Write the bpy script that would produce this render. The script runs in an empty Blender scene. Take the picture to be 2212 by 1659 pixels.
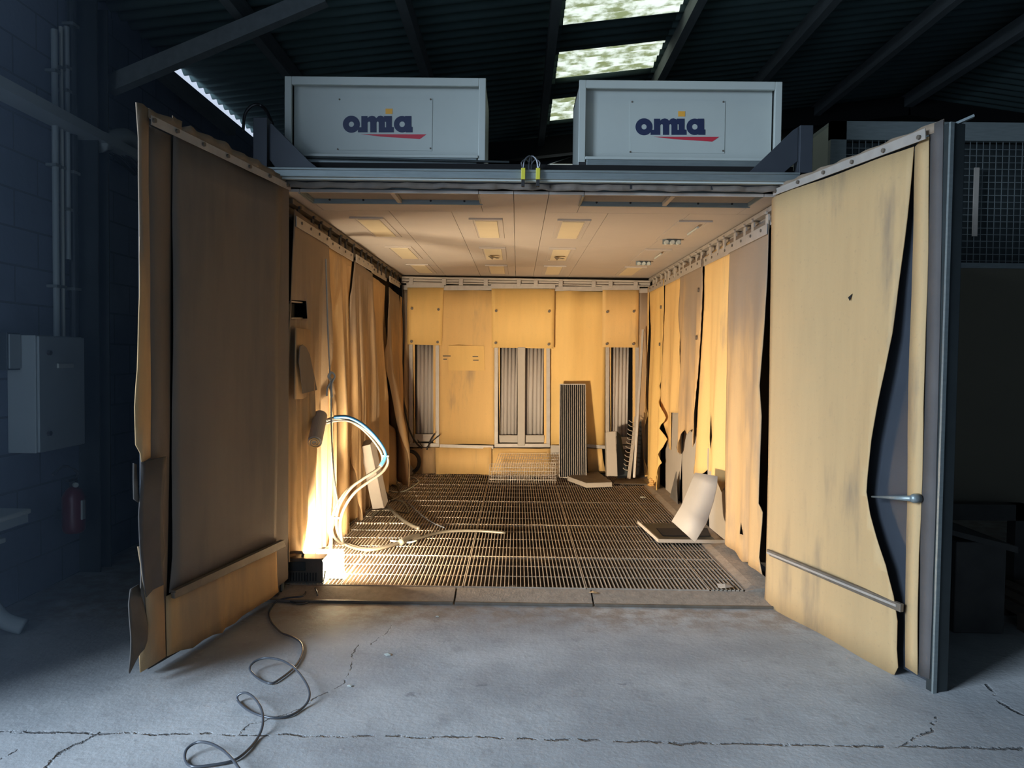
import bpy, bmesh, math, random
from mathutils import Vector, Matrix
random.seed(7)
SC = bpy.context.scene
COL = SC.collection

# ------------------------------------------------------------------ camera
FPX, CAMH = 1660.0, 1.68
vY = Vector((12/FPX, 57.5/FPX, -1)).normalized()
_r = math.radians(.7)
_u = Vector((math.sin(_r), math.cos(_r), 0))
vZ = (_u - vY*_u.dot(vY)).normalized()
vX = vY.cross(vZ)
R = Matrix((vX, vY, vZ))
cd = bpy.data.cameras.new('camera'); cam = bpy.data.objects.new('camera', cd); COL.objects.link(cam)
cam.matrix_world = Matrix.Translation((0, 0, CAMH)) @ R.to_4x4()
cd.sensor_width = 36; cd.lens = FPX/2212*36; cd.clip_start = .05; cd.clip_end = 200
SC.camera = cam
SC.view_settings.view_transform = 'Standard'
SC.view_settings.look = 'None'
SC.view_settings.exposure = 0.0
SC.view_settings.gamma = 1.0
SC.view_settings.use_curve_mapping = False

# ------------------------------------------------------------------ sky and daylight
w = bpy.data.worlds.new('sky'); SC.world = w; w.use_nodes = True
bg = w.node_tree.nodes['Background']; bg.inputs[0].default_value = (.62, .74, .95, 1); bg.inputs[1].default_value = 1.0

def area(name, loc, direction, sx, sy, power, color, spread=180):
    l = bpy.data.lights.new(name, 'AREA'); l.shape = 'RECTANGLE'; l.size = sx; l.size_y = sy
    l.energy = power; l.color = color; l.spread = math.radians(spread)
    o = bpy.data.objects.new(name, l); COL.objects.link(o); o.location = loc
    o.rotation_euler = Vector(direction).to_track_quat('-Z', 'Y').to_euler(); return o
# daylight through the big gate in the left wall, beside and behind the camera
area('gate_daylight', (-8.6, -2.2, 4.6), (1, .50, -.38), 4.2, 4.2, 2700, (.58, .76, 1.0))
# added fill light at an assumed opening behind the camera, for left wall and floor
area('added_front_fill', (-.6, -7.25, 2.2), (0, 1, 0), 2.8, 3.6, 70, (.46, .68, 1.0))
# the halogen work lamp on the threshold
LAMP = Vector((-1.43, 5.56, .22))
area('halogen_light', LAMP + Vector((.0, .035, .0)), (.36, 1, -.22), .26, .15, 385, (1.0, .83, .60))

# ------------------------------------------------------------------ pixel / plane helpers
def ray(px, py):
    d = Vector(((px-1106)/FPX, -(py-829.5)/FPX, -1)); return Vector((d.dot(vX), d.dot(vY), d.dot(vZ)))
O = Vector((0, 0, CAMH))
def P(px, py, Y=None, X=None, Z=None):
    d = ray(px, py)
    t = Y/d.y if Y is not None else (X/d.x if X is not None else (Z-CAMH)/d.z)
    return O + d*t
class Plane:
    def __init__(s, o, e, flip=1):      # vertical plane from ground point o towards e
        s.o = Vector((o[0], o[1], 0)); s.u = (Vector((e[0], e[1], 0))-s.o).normalized()
        s.n = Vector((s.u.y, -s.u.x, 0))*flip
    def ab(s, px, py):
        d = ray(px, py); t = (s.o-O).dot(s.n)/d.dot(s.n); p = O+d*t
        return ((p-s.o).dot(s.u), p.z)
    def pt(s, a, b, off=0): return s.o + s.u*a + Vector((0, 0, b)) + s.n*off
    def w(s, px, py, off=0): a, b = s.ab(px, py); return s.pt(a, b, off)
WL = Plane((-1.60, 0), (-1.60, 10), 1)      # left curtains, normal +X
WR = Plane((1.79, 0), (1.79, 10), -1)       # right curtains, normal -X
WB = Plane((-1.7, 10.58), (1.9, 10.58), 1)  # back curtains, normal -Y
DL = Plane((-1.59, 5.25), (-1.90, 3.78), -1)
DR = Plane((1.76, 5.25), (2.15, 3.82), 1)
for pl, sgn in ((WL, Vector((1, 0, 0))), (WR, Vector((-1, 0, 0))), (WB, Vector((0, -1, 0))), (DL, Vector((1, 0, 0))), (DR, Vector((-1, 0, 0)))):
    if pl.n.dot(sgn) < 0: pl.n.negate()

# ------------------------------------------------------------------ materials
def lin(c): return tuple(((v/255/12.92) if v/255 <= .04045 else ((v/255+.055)/1.055)**2.4) for v in c) + (1,)
class N:
    def __init__(s, name):
        s.m = bpy.data.materials.new(name); s.m.use_nodes = True; s.t = s.m.node_tree
        s.b = s.t.nodes['Principled BSDF']; s.tc = s.t.nodes.new('ShaderNodeTexCoord')
    def node(s, k, **kw):
        n = s.t.nodes.new(k)
        for a, v in kw.items(): setattr(n, a, v)
        return n
    def set(s, sock, v):
        if isinstance(v, bpy.types.NodeSocket): s.t.links.new(v, sock)
        else: sock.default_value = v
    def noise(s, scale, detail=4, vec=None, stretch=None, rough=.55, coord='Object'):
        n = s.node('ShaderNodeTexNoise'); n.inputs['Scale'].default_value = scale; n.inputs['Detail'].default_value = detail
        n.inputs['Roughness'].default_value = rough
        v = vec or s.tc.outputs[coord]
        if stretch:
            mp = s.node('ShaderNodeMapping'); s.set(mp.inputs[0], v); mp.inputs['Scale'].default_value = stretch; v = mp.outputs[0]
        s.set(n.inputs[0], v); return n.outputs[0]
    def math(s, op, a, b=0., c=0.):
        n = s.node('ShaderNodeMath', operation=op)
        for i, v in enumerate((a, b, c)): s.set(n.inputs[i], v)
        return n.outputs[0]
    def ramp(s, v, a, b, lo=0., hi=1.):
        n = s.node('ShaderNodeMapRange'); n.interpolation_type = 'SMOOTHSTEP'
        for i, q in enumerate((v, a, b, lo, hi)): s.set(n.inputs[i], q)
        return n.outputs[0]
    def mix(s, f, a, b):
        n = s.node('ShaderNodeMix', data_type='RGBA'); s.set(n.inputs[0], f); s.set(n.inputs[6], a); s.set(n.inputs[7], b); return n.outputs[2]
    def bump(s, h, strength=.3, dist=.01):
        n = s.node('ShaderNodeBump'); n.inputs['Strength'].default_value = strength; n.inputs['Distance'].default_value = dist
        s.set(n.inputs['Height'], h); s.set(s.b.inputs['Normal'], n.outputs[0])
    def base(s, v, rough=.7, metal=0.):
        s.set(s.b.inputs['Base Color'], v); s.b.inputs['Roughness'].default_value = rough; s.b.inputs['Metallic'].default_value = metal
        return s.m
def simple(name, c, rough=.6, metal=0., var=.12, scale=6, bump=0., dirt=None, dirt_amt=.5, stretch=None):
    n = N(name); c = lin(c); dark = tuple(v*(1-var*2) for v in c[:3])+(1,)
    col = n.mix(n.noise(scale, stretch=stretch), dark, tuple(min(1, v*(1+var)) for v in c[:3])+(1,))
    if dirt: col = n.mix(n.ramp(n.noise(scale*.45, 6), .62-dirt_amt*.3, .8-dirt_amt*.2), col, lin(dirt))
    if bump: n.bump(n.noise(60, 3), bump, .004)
    return n.base(col, rough, metal)
def fabric(name, c, grey, amt):
    """rubberised curtain: tan with grey blasting-dust stains; high amt also paints shade at the top"""
    n = N(name); v = n.node('ShaderNodeVectorMath', operation='ADD'); oi = n.node('ShaderNodeObjectInfo')
    sc = n.node('ShaderNodeVectorMath', operation='SCALE'); cx = n.node('ShaderNodeCombineXYZ')
    n.set(cx.inputs[0], oi.outputs['Random']); n.set(cx.inputs[1], oi.outputs['Random']); cx.inputs[2].default_value = 0
    n.set(sc.inputs[0], cx.outputs[0]); sc.inputs['Scale'].default_value = 17
    n.set(v.inputs[0], n.tc.outputs['Object']); n.set(v.inputs[1], sc.outputs[0])
    vec = v.outputs[0]
    big = n.noise(1.3, 5, vec, (1.6, 1.6, .55)); st = n.noise(5, 5, vec, (2.5, 2.5, .35)); fine = n.noise(45, 3, vec)
    f = n.ramp(n.math('ADD', n.math('MULTIPLY', big, .75), n.math('MULTIPLY', st, .25)), .70-amt*.42, .86-amt*.36)
    if amt > .6:
        gp = n.node('ShaderNodeNewGeometry'); sz = n.node('ShaderNodeSeparateXYZ'); n.set(sz.inputs[0], gp.outputs['Position'])
        up = n.math('ADD', sz.outputs[2], n.math('MULTIPLY', n.math('SUBTRACT', big, .5), 2.2))
        f = n.math('MAXIMUM', n.math('MULTIPLY', f, .7), n.ramp(up, 1.55, 2.3))  # upper part greyed by height: caked dust plus painted shade above the lamp cutoff
    base = n.mix(n.math('MULTIPLY', st, .6), lin(c), lin(tuple(v*.86 for v in c)))
    base = n.mix(n.ramp(fine, .58, .8, 0, .18), base, lin(grey))
    col = n.mix(n.math('MULTIPLY', f, .85), base, lin(grey))
    n.bump(n.math('ADD', n.noise(160, 2, vec), n.math('MULTIPLY', n.noise(14, 3, vec), 1.2)), .12, .006)
    return n.base(col, .78)

M = {}
M['fab'] = fabric('tan_rubber_curtain', (222, 180, 114), (140, 122, 100), .30)
M['fableft'] = fabric('brownish_tan_rubber', (200, 164, 114), (122, 106, 90), .4)
M['fabclean'] = fabric('clean_tan_rubber', (228, 186, 112), (160, 130, 96), .10)
M['fabdustshade'] = fabric('dusty_shaded_tan_rubber', (196, 158, 108), (128, 113, 98), .70)
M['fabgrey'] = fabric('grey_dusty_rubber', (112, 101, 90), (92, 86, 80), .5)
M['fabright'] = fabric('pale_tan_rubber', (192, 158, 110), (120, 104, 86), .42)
M['black_rubber'] = simple('black_rubber', (38, 36, 36), .8)
M['housing'] = simple('dusty_lamp_housing', (92, 84, 74), .5, .4, var=.2, scale=8)
M['patch'] = simple('grey_rubber_patch', (84, 78, 74), .8, var=.2, scale=4)
M['curl'] = simple('dark_fabric_back', (92, 86, 80), .8, var=.3, scale=8)
M['strip'] = simple('dusty_aluminium', (170, 160, 148), .5, .2, var=.12, scale=12)
M['strip_dark'] = simple('sooty_aluminium', (110, 98, 84), .6, .2, var=.3, scale=10)
M['steel'] = simple('dark_green_steel', (58, 64, 64), .5, .5, var=.2, scale=5)
M['bluesteel'] = simple('blue_grey_steel', (64, 68, 74), .5, .3, var=.15, scale=3)
M['galv'] = simple('galvanised_profile', (136, 144, 142), .42, .5, var=.14, scale=9, stretch=(1, 8, 8))
M['white'] = simple('white_lacquer', (176, 180, 172), .45, 0, var=.05, scale=3)
M['whitedirt'] = simple('dusty_white_panel', (170, 159, 145), .6, 0, var=.08, scale=4)
M['ceil'] = simple('booth_ceiling_board', (174, 162, 150), .65, 0, var=.05, scale=2)
M['lens'] = simple('light_cover', (200, 184, 152), .5, 0, var=.05)
M['filter'] = simple('filter_media', (120, 110, 100), .9, var=.1, scale=90)
M['pleat'] = simple('pleated_filter_paper', (186, 176, 166), .85, var=.15, scale=5, stretch=(1, 1, .2))
M['black'] = simple('dark_void_paint', (16, 15, 14), .9)
M['navy'] = simple('navy_lettering', (34, 42, 72), .5, var=.03)
M['orange'] = simple('orange_square', (222, 160, 60), .5, var=.02)
M['red'] = simple('red_swoosh', (186, 48, 62), .5, var=.02)
M['yellow'] = simple('yellow_switch', (206, 196, 60), .45, var=.05)
M['cable'] = simple('grey_cable', (74, 76, 80), .25, var=.1)
M['cable_dark'] = simple('black_cable', (34, 34, 36), .4, var=.1)
M['hose'] = simple('dusty_white_hose', (78, 72, 62), .45, var=.15, scale=14)
M['bluehighlight'] = simple('pale_blue_highlight', (40, 96, 140), .35, var=.12, scale=14)
M['roof'] = simple('fibre_cement_roof', (84, 104, 102), .9, var=.25, scale=1.5)
M['purlin'] = simple('weathered_purlin', (112, 118, 118), .85, var=.2, scale=5, stretch=(3, .5, 3))
M['extred'] = simple('extinguisher_red', (104, 18, 24), .35, var=.05)
M['junk'] = simple('rough_dark_board', (58, 56, 52), .9, var=.3, scale=7)
M['pallet'] = simple('old_pallet_wood', (84, 70, 56), .9, var=.3, scale=9)
M['unit'] = simple('side_unit_panel', (88, 82, 66), .75, var=.08, scale=2)
M['cab'] = simple('cabinet_grey', (150, 158, 158), .55, var=.05)
M['dust'] = simple('heaped_dust', (156, 140, 122), .95, var=.25, scale=22, bump=.6)
M['grate'] = simple('dusty_grating_steel', (186, 170, 150), .6, .25, var=.3, scale=9)
M['pit'] = simple('pit_concrete', (112, 98, 84), .95)

def mk_floor():
    n = N('worn_concrete')
    def F(pts): return [P(x, y, Z=0) for x, y in pts]
    cracks = [([(0, 1578), (160, 1583), (330, 1584), (480, 1586), (620, 1588), (800, 1590), (960, 1592), (1200, 1597), (1450, 1604), (1700, 1610), (1950, 1612), (2212, 1618)], .016),
              ([(772, 1392), (762, 1420), (757, 1452), (742, 1478), (706, 1494), (680, 1506), (662, 1524), (590, 1552), (545, 1566), (520, 1584)], .008),
              ([(100, 1659), (130, 1622), (178, 1606), (218, 1580)], .016),
              ([(2020, 1548), (2008, 1578), (1982, 1590), (1950, 1612)], .012), ([(2130, 1480), (2165, 1520), (2212, 1545)], .02),
              ([(800, 1392), (830, 1372), (850, 1350)], .006), ([(40, 1620), (0, 1640)], .01)]
    geo = n.node('ShaderNodeNewGeometry')
    wob = n.node('ShaderNodeTexNoise'); wob.inputs['Scale'].default_value = 9; wob.inputs['Detail'].default_value = 6; n.set(wob.inputs[0], geo.outputs['Position'])
    wv = n.node('ShaderNodeVectorMath', operation='MULTIPLY_ADD'); n.set(wv.inputs[0], wob.outputs['Color']); wv.inputs[1].default_value = (.07, .07, 0); n.set(wv.inputs[2], geo.outputs['Position'])
    w2 = n.node('ShaderNodeTexNoise'); w2.inputs['Scale'].default_value = 55; w2.inputs['Detail'].default_value = 5; n.set(w2.inputs[0], geo.outputs['Position'])
    wv2 = n.node('ShaderNodeVectorMath', operation='MULTIPLY_ADD'); n.set(wv2.inputs[0], w2.outputs['Color']); wv2.inputs[1].default_value = (.022, .022, 0); n.set(wv2.inputs[2], wv.outputs[0])
    pos = n.node('ShaderNodeVectorMath', operation='SUBTRACT'); n.set(pos.inputs[0], wv2.outputs[0]); pos.inputs[1].default_value = (.046, .046, 0)
    total = None
    for pts, wd in cracks:
        q = F(pts)
        for a, b in zip(q, q[1:]):
            ab = b-a; L2 = ab.length_squared
            s = n.node('ShaderNodeVectorMath', operation='SUBTRACT'); n.set(s.inputs[0], pos.outputs[0]); s.inputs[1].default_value = a
            d = n.node('ShaderNodeVectorMath', operation='DOT_PRODUCT'); n.set(d.inputs[0], s.outputs[0]); d.inputs[1].default_value = ab/L2
            c = n.node('ShaderNodeClamp'); n.set(c.inputs[0], d.outputs['Value'])
            m = n.node('ShaderNodeVectorMath', operation='SCALE'); m.inputs[0].default_value = ab; n.set(m.inputs['Scale'], c.outputs[0])
            e = n.node('ShaderNodeVectorMath', operation='DISTANCE'); n.set(e.inputs[0], s.outputs[0]); n.set(e.inputs[1], m.outputs[0])
            v = n.math('DIVIDE', e.outputs['Value'], wd)
            total = v if total is None else n.math('MINIMUM', total, v)
    P_ = geo.outputs['Position']
    n1 = n.noise(1.1, 6, P_); n2 = n.noise(7, 8, P_, rough=.65); n3 = n.noise(40, 4, P_)
    col = n.mix(n.ramp(n1, .35, .68), lin((146, 146, 145)), lin((176, 175, 172)))
    col = n.mix(n.ramp(n2, .52, .7, 0, .45), col, lin((132, 130, 128)))
    col = n.mix(n.ramp(n3, .6, .75, 0, .3), col, lin((206, 204, 198)))
    st = n.noise(2.6, 8, P_, (1, 2.2, 1), .7)
    col = n.mix(n.ramp(st, .62, .66, 0, .35), col, lin((124, 122, 122)))
    spots = n.noise(4.5, 3, P_, (1, 1.8, 1)); col = n.mix(n.ramp(spots, .70, .73, 0, .5), col, lin((96, 98, 100)))
    sy = n.node('ShaderNodeSeparateXYZ'); n.set(sy.inputs[0], P_)
    rust_bounce = n.math('MULTIPLY', n.ramp(n.math('ADD', sy.outputs[1], n.math('MULTIPLY', n1, .8)), 4.9, 5.4), n.ramp(n2, .35, .6))
    col = n.mix(n.math('MULTIPLY', rust_bounce, .6), col, lin((128, 108, 86)))  # brown rust stain mixed with the booth's warm bounce, painted into the concrete
    patchy = n.math('ADD', n.noise(13, 4, P_), -.0)
    crack = n.math('MULTIPLY', n.ramp(total, .1, .7, 1, 0), n.ramp(patchy, .40, .52))
    col = n.mix(n.math('MULTIPLY', crack, .8), col, lin((58, 56, 54)))
    h = n.math('ADD', n.math('MULTIPLY', n2, .5), n.math('MULTIPLY', n3, .25))
    h = n.math('SUBTRACT', h, n.math('MULTIPLY', crack, 1.3))
    n.bump(h, .7, .014)
    return n.base(col, .68)
M['floor'] = mk_floor()
def mk_block():
    n = N('painted_block_wall')
    mp = n.node('ShaderNodeMapping'); n.set(mp.inputs[0], n.tc.outputs['Object']); mp.inputs['Rotation'].default_value = (math.radians(90), 0, math.radians(90))
    sep = n.node('ShaderNodeSeparateXYZ'); n.set(sep.inputs[0], n.tc.outputs['Object']); cb = n.node('ShaderNodeCombineXYZ')
    n.set(cb.inputs[0], n.math('ADD', sep.outputs[0], sep.outputs[1])); n.set(cb.inputs[1], sep.outputs[2])
    br = n.node('ShaderNodeTexBrick'); n.set(br.inputs[0], cb.outputs[0]); br.inputs['Scale'].default_value = 1
    br.inputs['Brick Width'].default_value = .5; br.inputs['Row Height'].default_value = .25; br.inputs['Mortar Size'].default_value = .008
    br.inputs['Color1'].default_value = lin((104, 114, 134)); br.inputs['Color2'].default_value = lin((96, 106, 126)); br.inputs['Mortar'].default_value = lin((72, 78, 92))
    col = n.mix(n.ramp(n.noise(2.2, 6), .45, .7, 0, .5), br.outputs[0], lin((78, 86, 102)))
    n.bump(n.math('ADD', n.math('MULTIPLY', br.outputs['Fac'], -1.5), n.math('MULTIPLY', n.noise(25, 5), .6)), .5, .01)
    return n.base(col, .9)
M['block'] = mk_block()
def mk_sky_sheet():
    n = N('mossy_translucent_sheet')
    moss = n.ramp(n.noise(6, 6, stretch=(.8, 2, 1), rough=.6), .40, .62)
    pat = n.ramp(n.noise(1.2, 2), .50, .62)
    col = n.mix(n.math('MULTIPLY', moss, pat), (1, 1, 1, 1), lin((176, 182, 120)))
    n.base(lin((150, 155, 130)), .6)
    n.set(n.b.inputs['Emission Color'], n.mix(moss, lin((232, 245, 236)), lin((128, 140, 98)))); n.b.inputs['Emission Strength'].default_value = 1.15
    return n.m
M['skylight'] = mk_sky_sheet()
def emis(name, c, s):
    n = N(name); n.base(lin(c), .5); n.b.inputs['Emission Color'].default_value = lin(c); n.b.inputs['Emission Strength'].default_value = s; return n.m
M['glow'] = emis('lit_halogen_glass', (255, 236, 196), 45)
M['daywin'] = emis('daylit_window_glass', (225, 240, 240), 1.6)

# ------------------------------------------------------------------ object helpers
def link(name, bm, mat, parent=None, smooth=False, bevel=0., solid=0., sub=0, origin=None):
    me = bpy.data.meshes.new(name)
    bmesh.ops.recalc_face_normals(bm, faces=bm.faces) if solid == 0 else None
    bm.to_mesh(me); bm.free()
    off = parent.matrix_basis.translation.copy() if parent else None
    if parent:
        par = parent; off = Vector((0, 0, 0))
        while par: off += par.location; par = par.parent
    else:
        if origin is None:
            xs = [v.co for v in me.vertices]
            origin = Vector(((min(c.x for c in xs)+max(c.x for c in xs))/2, (min(c.y for c in xs)+max(c.y for c in xs))/2, min(c.z for c in xs)))
        off = Vector(origin)
    me.transform(Matrix.Translation(-off))
    o = bpy.data.objects.new(name, me); COL.objects.link(o)
    if parent: o.parent = parent
    else: o.location = off
    me.materials.append(M[mat] if isinstance(mat, str) else mat)
    if smooth:
        for p in me.polygons: p.use_smooth = True
    if solid: md = o.modifiers.new('solid', 'SOLIDIFY'); md.thickness = solid; md.offset = 0
    if sub: md = o.modifiers.new('sub', 'SUBSURF'); md.levels = sub; md.render_levels = sub
    if bevel: md = o.modifiers.new('bev', 'BEVEL'); md.width = bevel; md.segments = 2; md.limit_method = 'ANGLE'
    return o
def tag(o, label, cat, group=None, kind=None):
    o['label'] = label; o['category'] = cat
    if group: o['group'] = group
    if kind: o['kind'] = kind
    return o
def thing(name, label, cat, loc, group=None):
    o = bpy.data.objects.new(name, None); COL.objects.link(o); o.location = loc; o.empty_display_size = .1
    return tag(o, label, cat, group)
def struct(name, bm, mat, **k):
    o = link(name, bm, mat, **k); o['kind'] = 'structure'; return o
def box(bm, a, b, m=None):
    a = Vector(a); b = Vector(b); vs = []
    for x in (a.x, b.x):
        for y in (a.y, b.y):
            for z in (a.z, b.z): vs.append(Vector((x, y, z)))
    if m is not None: vs = [m @ v for v in vs]
    v = [bm.verts.new(c) for c in vs]
    for f in ((0, 1, 3, 2), (4, 6, 7, 5), (0, 4, 5, 1), (2, 3, 7, 6), (0, 2, 6, 4), (1, 5, 7, 3)): bm.faces.new([v[i] for i in f])
    return bm
def B(*args, m=None):
    bm = bmesh.new()
    for a, b in args: box(bm, a, b, m)
    return bm
def prism(pts3, ext):
    """solid from a planar outline of 3-D points pushed along ext"""
    bm = bmesh.new(); e = Vector(ext); n = len(pts3)
    a = [bm.verts.new(Vector(p)) for p in pts3]; b = [bm.verts.new(Vector(p)+e) for p in pts3]
    bm.faces.new(a); bm.faces.new(b[::-1])
    for i in range(n): bm.faces.new((a[i], b[i], b[(i+1) % n], a[(i+1) % n]))
    return bm
def bar(p, q, wu, wv, up=(0, 0, 1), bm=None):
    """rectangular bar from p to q"""
    bm = bm or bmesh.new(); p = Vector(p); q = Vector(q); d = (q-p).normalized(); s = d.cross(Vector(up)).normalized(); t = s.cross(d)
    r = []
    for c in (p, q):
        r.append([bm.verts.new(c + s*(i*wu/2) + t*(j*wv/2)) for i, j in ((-1, -1), (1, -1), (1, 1), (-1, 1))])
    bm.faces.new(r[0][::-1]); bm.faces.new(r[1])
    for i in range(4): bm.faces.new((r[0][i], r[0][(i+1) % 4], r[1][(i+1) % 4], r[1][i]))
    return bm
def smoothpts(pts, k=6):
    pts = [Vector(p) for p in pts]; out = []
    for i in range(len(pts)-1):
        p0 = pts[max(i-1, 0)]; p1 = pts[i]; p2 = pts[i+1]; p3 = pts[min(i+2, len(pts)-1)]
        for j in range(k):
            t = j/k
            out.append(.5*((2*p1) + (p2-p0)*t + (2*p0-5*p1+4*p2-p3)*t*t + (3*p1-p0-3*p2+p3)*t**3))
    out.append(pts[-1]); return out
def tube(pts, r, sides=8, k=6, bm=None, rr=None, flat=1.):
    bm = bm or bmesh.new(); c = smoothpts(pts, k) if k > 1 else [Vector(p) for p in pts]; rings = []; prev = None
    for i, p in enumerate(c):
        d = (c[min(i+1, len(c)-1)] - c[max(i-1, 0)]).normalized()
        if prev is None: prev = d.orthogonal().normalized()
        prev = (prev - d*prev.dot(d)).normalized(); s = d.cross(prev)
        q = r if rr is None else r*rr(i/(len(c)-1))
        rings.append([bm.verts.new(p + prev*math.cos(a)*q + s*math.sin(a)*q*flat) for a in [2*math.pi*j/sides for j in range(sides)]])
    for a, b in zip(rings, rings[1:]):
        for j in range(sides): bm.faces.new((a[j], a[(j+1) % sides], b[(j+1) % sides], b[j]))
    bm.faces.new(rings[0][::-1]); bm.faces.new(rings[-1]); return bm
def cyl(p, q, r, sides=16, bm=None): return tube([p, q], r, sides, 1, bm)
def rough2(pts, amt, seg=.09):
    if not amt: return pts
    out = []; n = len(pts)
    for i in range(n):
        a = pts[i]; b = pts[(i+1) % n]; L = math.hypot(b[0]-a[0], b[1]-a[1]); k = max(1, int(L/seg)); out.append(a)
        for j in range(1, k):
            t = j/k; nx, ny = -(b[1]-a[1])/L, (b[0]-a[0])/L; d = random.uniform(-amt, amt)
            out.append((a[0]+(b[0]-a[0])*t+nx*d, a[1]+(b[1]-a[1])*t+ny*d))
    return out
def inpoly(x, y, poly):
    c = False; n = len(poly)
    for i in range(n):
        x1, y1 = poly[i]; x2, y2 = poly[(i+1) % n]
        if (y1 > y) != (y2 > y) and x < (x2-x1)*(y-y1)/(y2-y1)+x1: c = not c
    return c
def cloth(name, pl, px, mat, parent=None, disp=None, thick=.005, step=.09, vstep=.18, rough=.004, holes=(), seg=.09, ab=False, smooth=True):
    """hanging sheet on plane pl: outline given where it hangs, draped by disp(a, b)"""
    pts = rough2(px if ab else [pl.ab(*p) for p in px], rough, seg)
    bm = bmesh.new(); bm.faces.new([bm.verts.new((a, b, 0)) for a, b in pts])
    a0, a1 = min(p[0] for p in pts), max(p[0] for p in pts); b0, b1 = min(p[1] for p in pts), max(p[1] for p in pts)
    def cut(co, no): bmesh.ops.bisect_plane(bm, geom=bm.verts[:]+bm.edges[:]+bm.faces[:], dist=1e-5, plane_co=co, plane_no=no)
    k = max(1, int((a1-a0)/step))
    for i in range(1, k): cut((a0+(a1-a0)*i/k, 0, 0), (1, 0, 0))
    k = max(1, int((b1-b0)/vstep))
    for i in range(1, k): cut((0, b0+(b1-b0)*i/k, 0), (0, 1, 0))
    hs = [[(q if ab else pl.ab(*q)) for q in h] for h in holes]
    for h in hs:
        for i in range(len(h)):
            p, q = h[i], h[(i+1) % len(h)]; cut((p[0], p[1], 0), (q[1]-p[1], p[0]-q[0], 0))
    if hs:
        dead = [f for f in bm.faces if any(inpoly(f.calc_center_median().x, f.calc_center_median().y, h) for h in hs)]
        bmesh.ops.delete(bm, geom=dead, context='FACES')
    bmesh.ops.triangulate(bm, faces=[f for f in bm.faces if len(f.verts) > 4])
    for v in bm.verts:
        a, b = v.co.x, v.co.y; v.co = pl.pt(a, b, disp(a, b) if disp else 0)
    return link(name, bm, mat, parent, smooth=smooth, solid=thick)
def on(pl, pts, off): return [pl.w(x, y, off) for x, y in pts]

# ================================================================== THE HALL
YF, YB, ZG, ZC = 5.25, 10.75, .06, 2.79
XW = -3.33
RA, RB = CAMH+3.2, .12            # roof plane z = RA + RB x up to the ridge
XR = 5.57
def zroof(x): return RA+RB*x if x <= XR else RA+RB*XR-.135*(x-XR)
# floor with the booth pit left open
bm = B(((-9, -7, -.12), (12, YF-.03, 0)), ((-9, YF-.03, -.12), (-1.66, 13, 0)), ((1.88, YF-.03, -.12), (12, 13, 0)), ((-1.66, 10.9, -.12), (1.88, 13, 0)))
struct('floor', bm, 'floor', origin=(0, 0, 0))
bm = B(((-1.66, YF-.05, -.3), (1.88, 10.9, -.16)), ((-1.66, YF-.05, -.42), (-1.62, 10.9, .03)), ((1.84, YF-.05, -.42), (1.88, 10.9, .03)), ((-1.62, YF-.03, -.42), (1.84, YF+.03, .0)))
struct('floor_pit', bm, 'pit', origin=(0, 0, -.5))
# left wall with the gate opening beside the camera
bm = B(((XW-.2, 2.7, 0), (XW, 12, 4.385)), ((XW-.2, 2.7, 4.385), (XW-.02, 7.38, 4.52)), ((XW-.2, -7, 0), (XW, -3.0, 4.36)), ((XW-.2, -3.0, 3.95), (XW, 2.7, 4.36)))  # raised strip added at the eave to close off the bright sky gap
struct('wall_left', bm, 'block', origin=(0, 0, 0))
struct('wall_right', B(((11.6, -7, 0), (11.8, 12, 5.0))), 'block', origin=(0, 0, 0))
struct('wall_front', B(((-3.5, -7.2, 0), (-2.0, -7, 5.6)), ((.9, -7.2, 0), (11.8, -7, 5.6)), ((-2.0, -7.2, 4.05), (.9, -7, 5.6))), 'block', origin=(0, 0, 0))  # opening added so the fill light behind the camera can enter
bm = B(((-3.5, 11.75, 0), (11.8, 11.95, 4.4)), ((-3.5, 11.75, 4.4), (.25, 11.95, 5.7)), ((1.05, 11.75, 4.4), (11.8, 11.95, 5.7)), ((.25, 11.75, 4.62), (1.05, 11.95, 5.7)))
struct('wall_back', bm, 'unit', origin=(0, 0, 0))
struct('window_6', B(((.25, 11.8, 4.4), (1.05, 11.85, 4.62))), 'daywin')
# corrugated roof sheets with translucent skylights
SKY = [(3.75, 4.6), (5.25, 6.1), (6.72, 7.56), (8.24, 9.08), (9.80, 10.66)]
def corr(x0, x1, y0, y1, skip=(), amp=.026):
    bm = bmesh.new(); pit = .177; n = int((y1-y0)/(pit/8)); row = []
    for i in range(n+1):
        y = y0+(y1-y0)*i/n; dz = amp*math.sin(2*math.pi*y/pit)
        row.append((bm.verts.new((x0, y, zroof(x0)+dz)), bm.verts.new((x1, y, zroof(x1)+dz)), y))
    for a, b in zip(row, row[1:]):
        if any(s[0] <= (a[2]+b[2])/2 <= s[1] for s in skip): continue
        bm.faces.new((a[0], a[1], b[1], b[0]))
    return bm
r = bmesh.new()
for x0, x1, sk in ((-3.36, .40, ()), (.40, 1.52, SKY), (1.52, XR, ()), (XR, 11.9, ())):
    t = corr(x0, x1, -7, 11.9 if x0 < 0 else 11.9, sk); me = bpy.data.meshes.new('t'); t.to_mesh(me); t.free(); r.from_mesh(me); bpy.data.meshes.remove(me)
struct('ceiling', r, 'roof', smooth=True, solid=.007, origin=(0, 0, 0))
for i, (a, b) in enumerate(SKY):
    struct('window_%d' % (i+1), corr(.40, 1.52, a, b), 'skylight', smooth=True, origin=(0, 0, 0))
names = ['left of the left fan housing', 'above the left fan housing', 'left of the bright roof lights', 'right of the bright roof lights', 'right of the right fan housing', 'second to the right of the fan housings', 'at the roof ridge']
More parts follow.
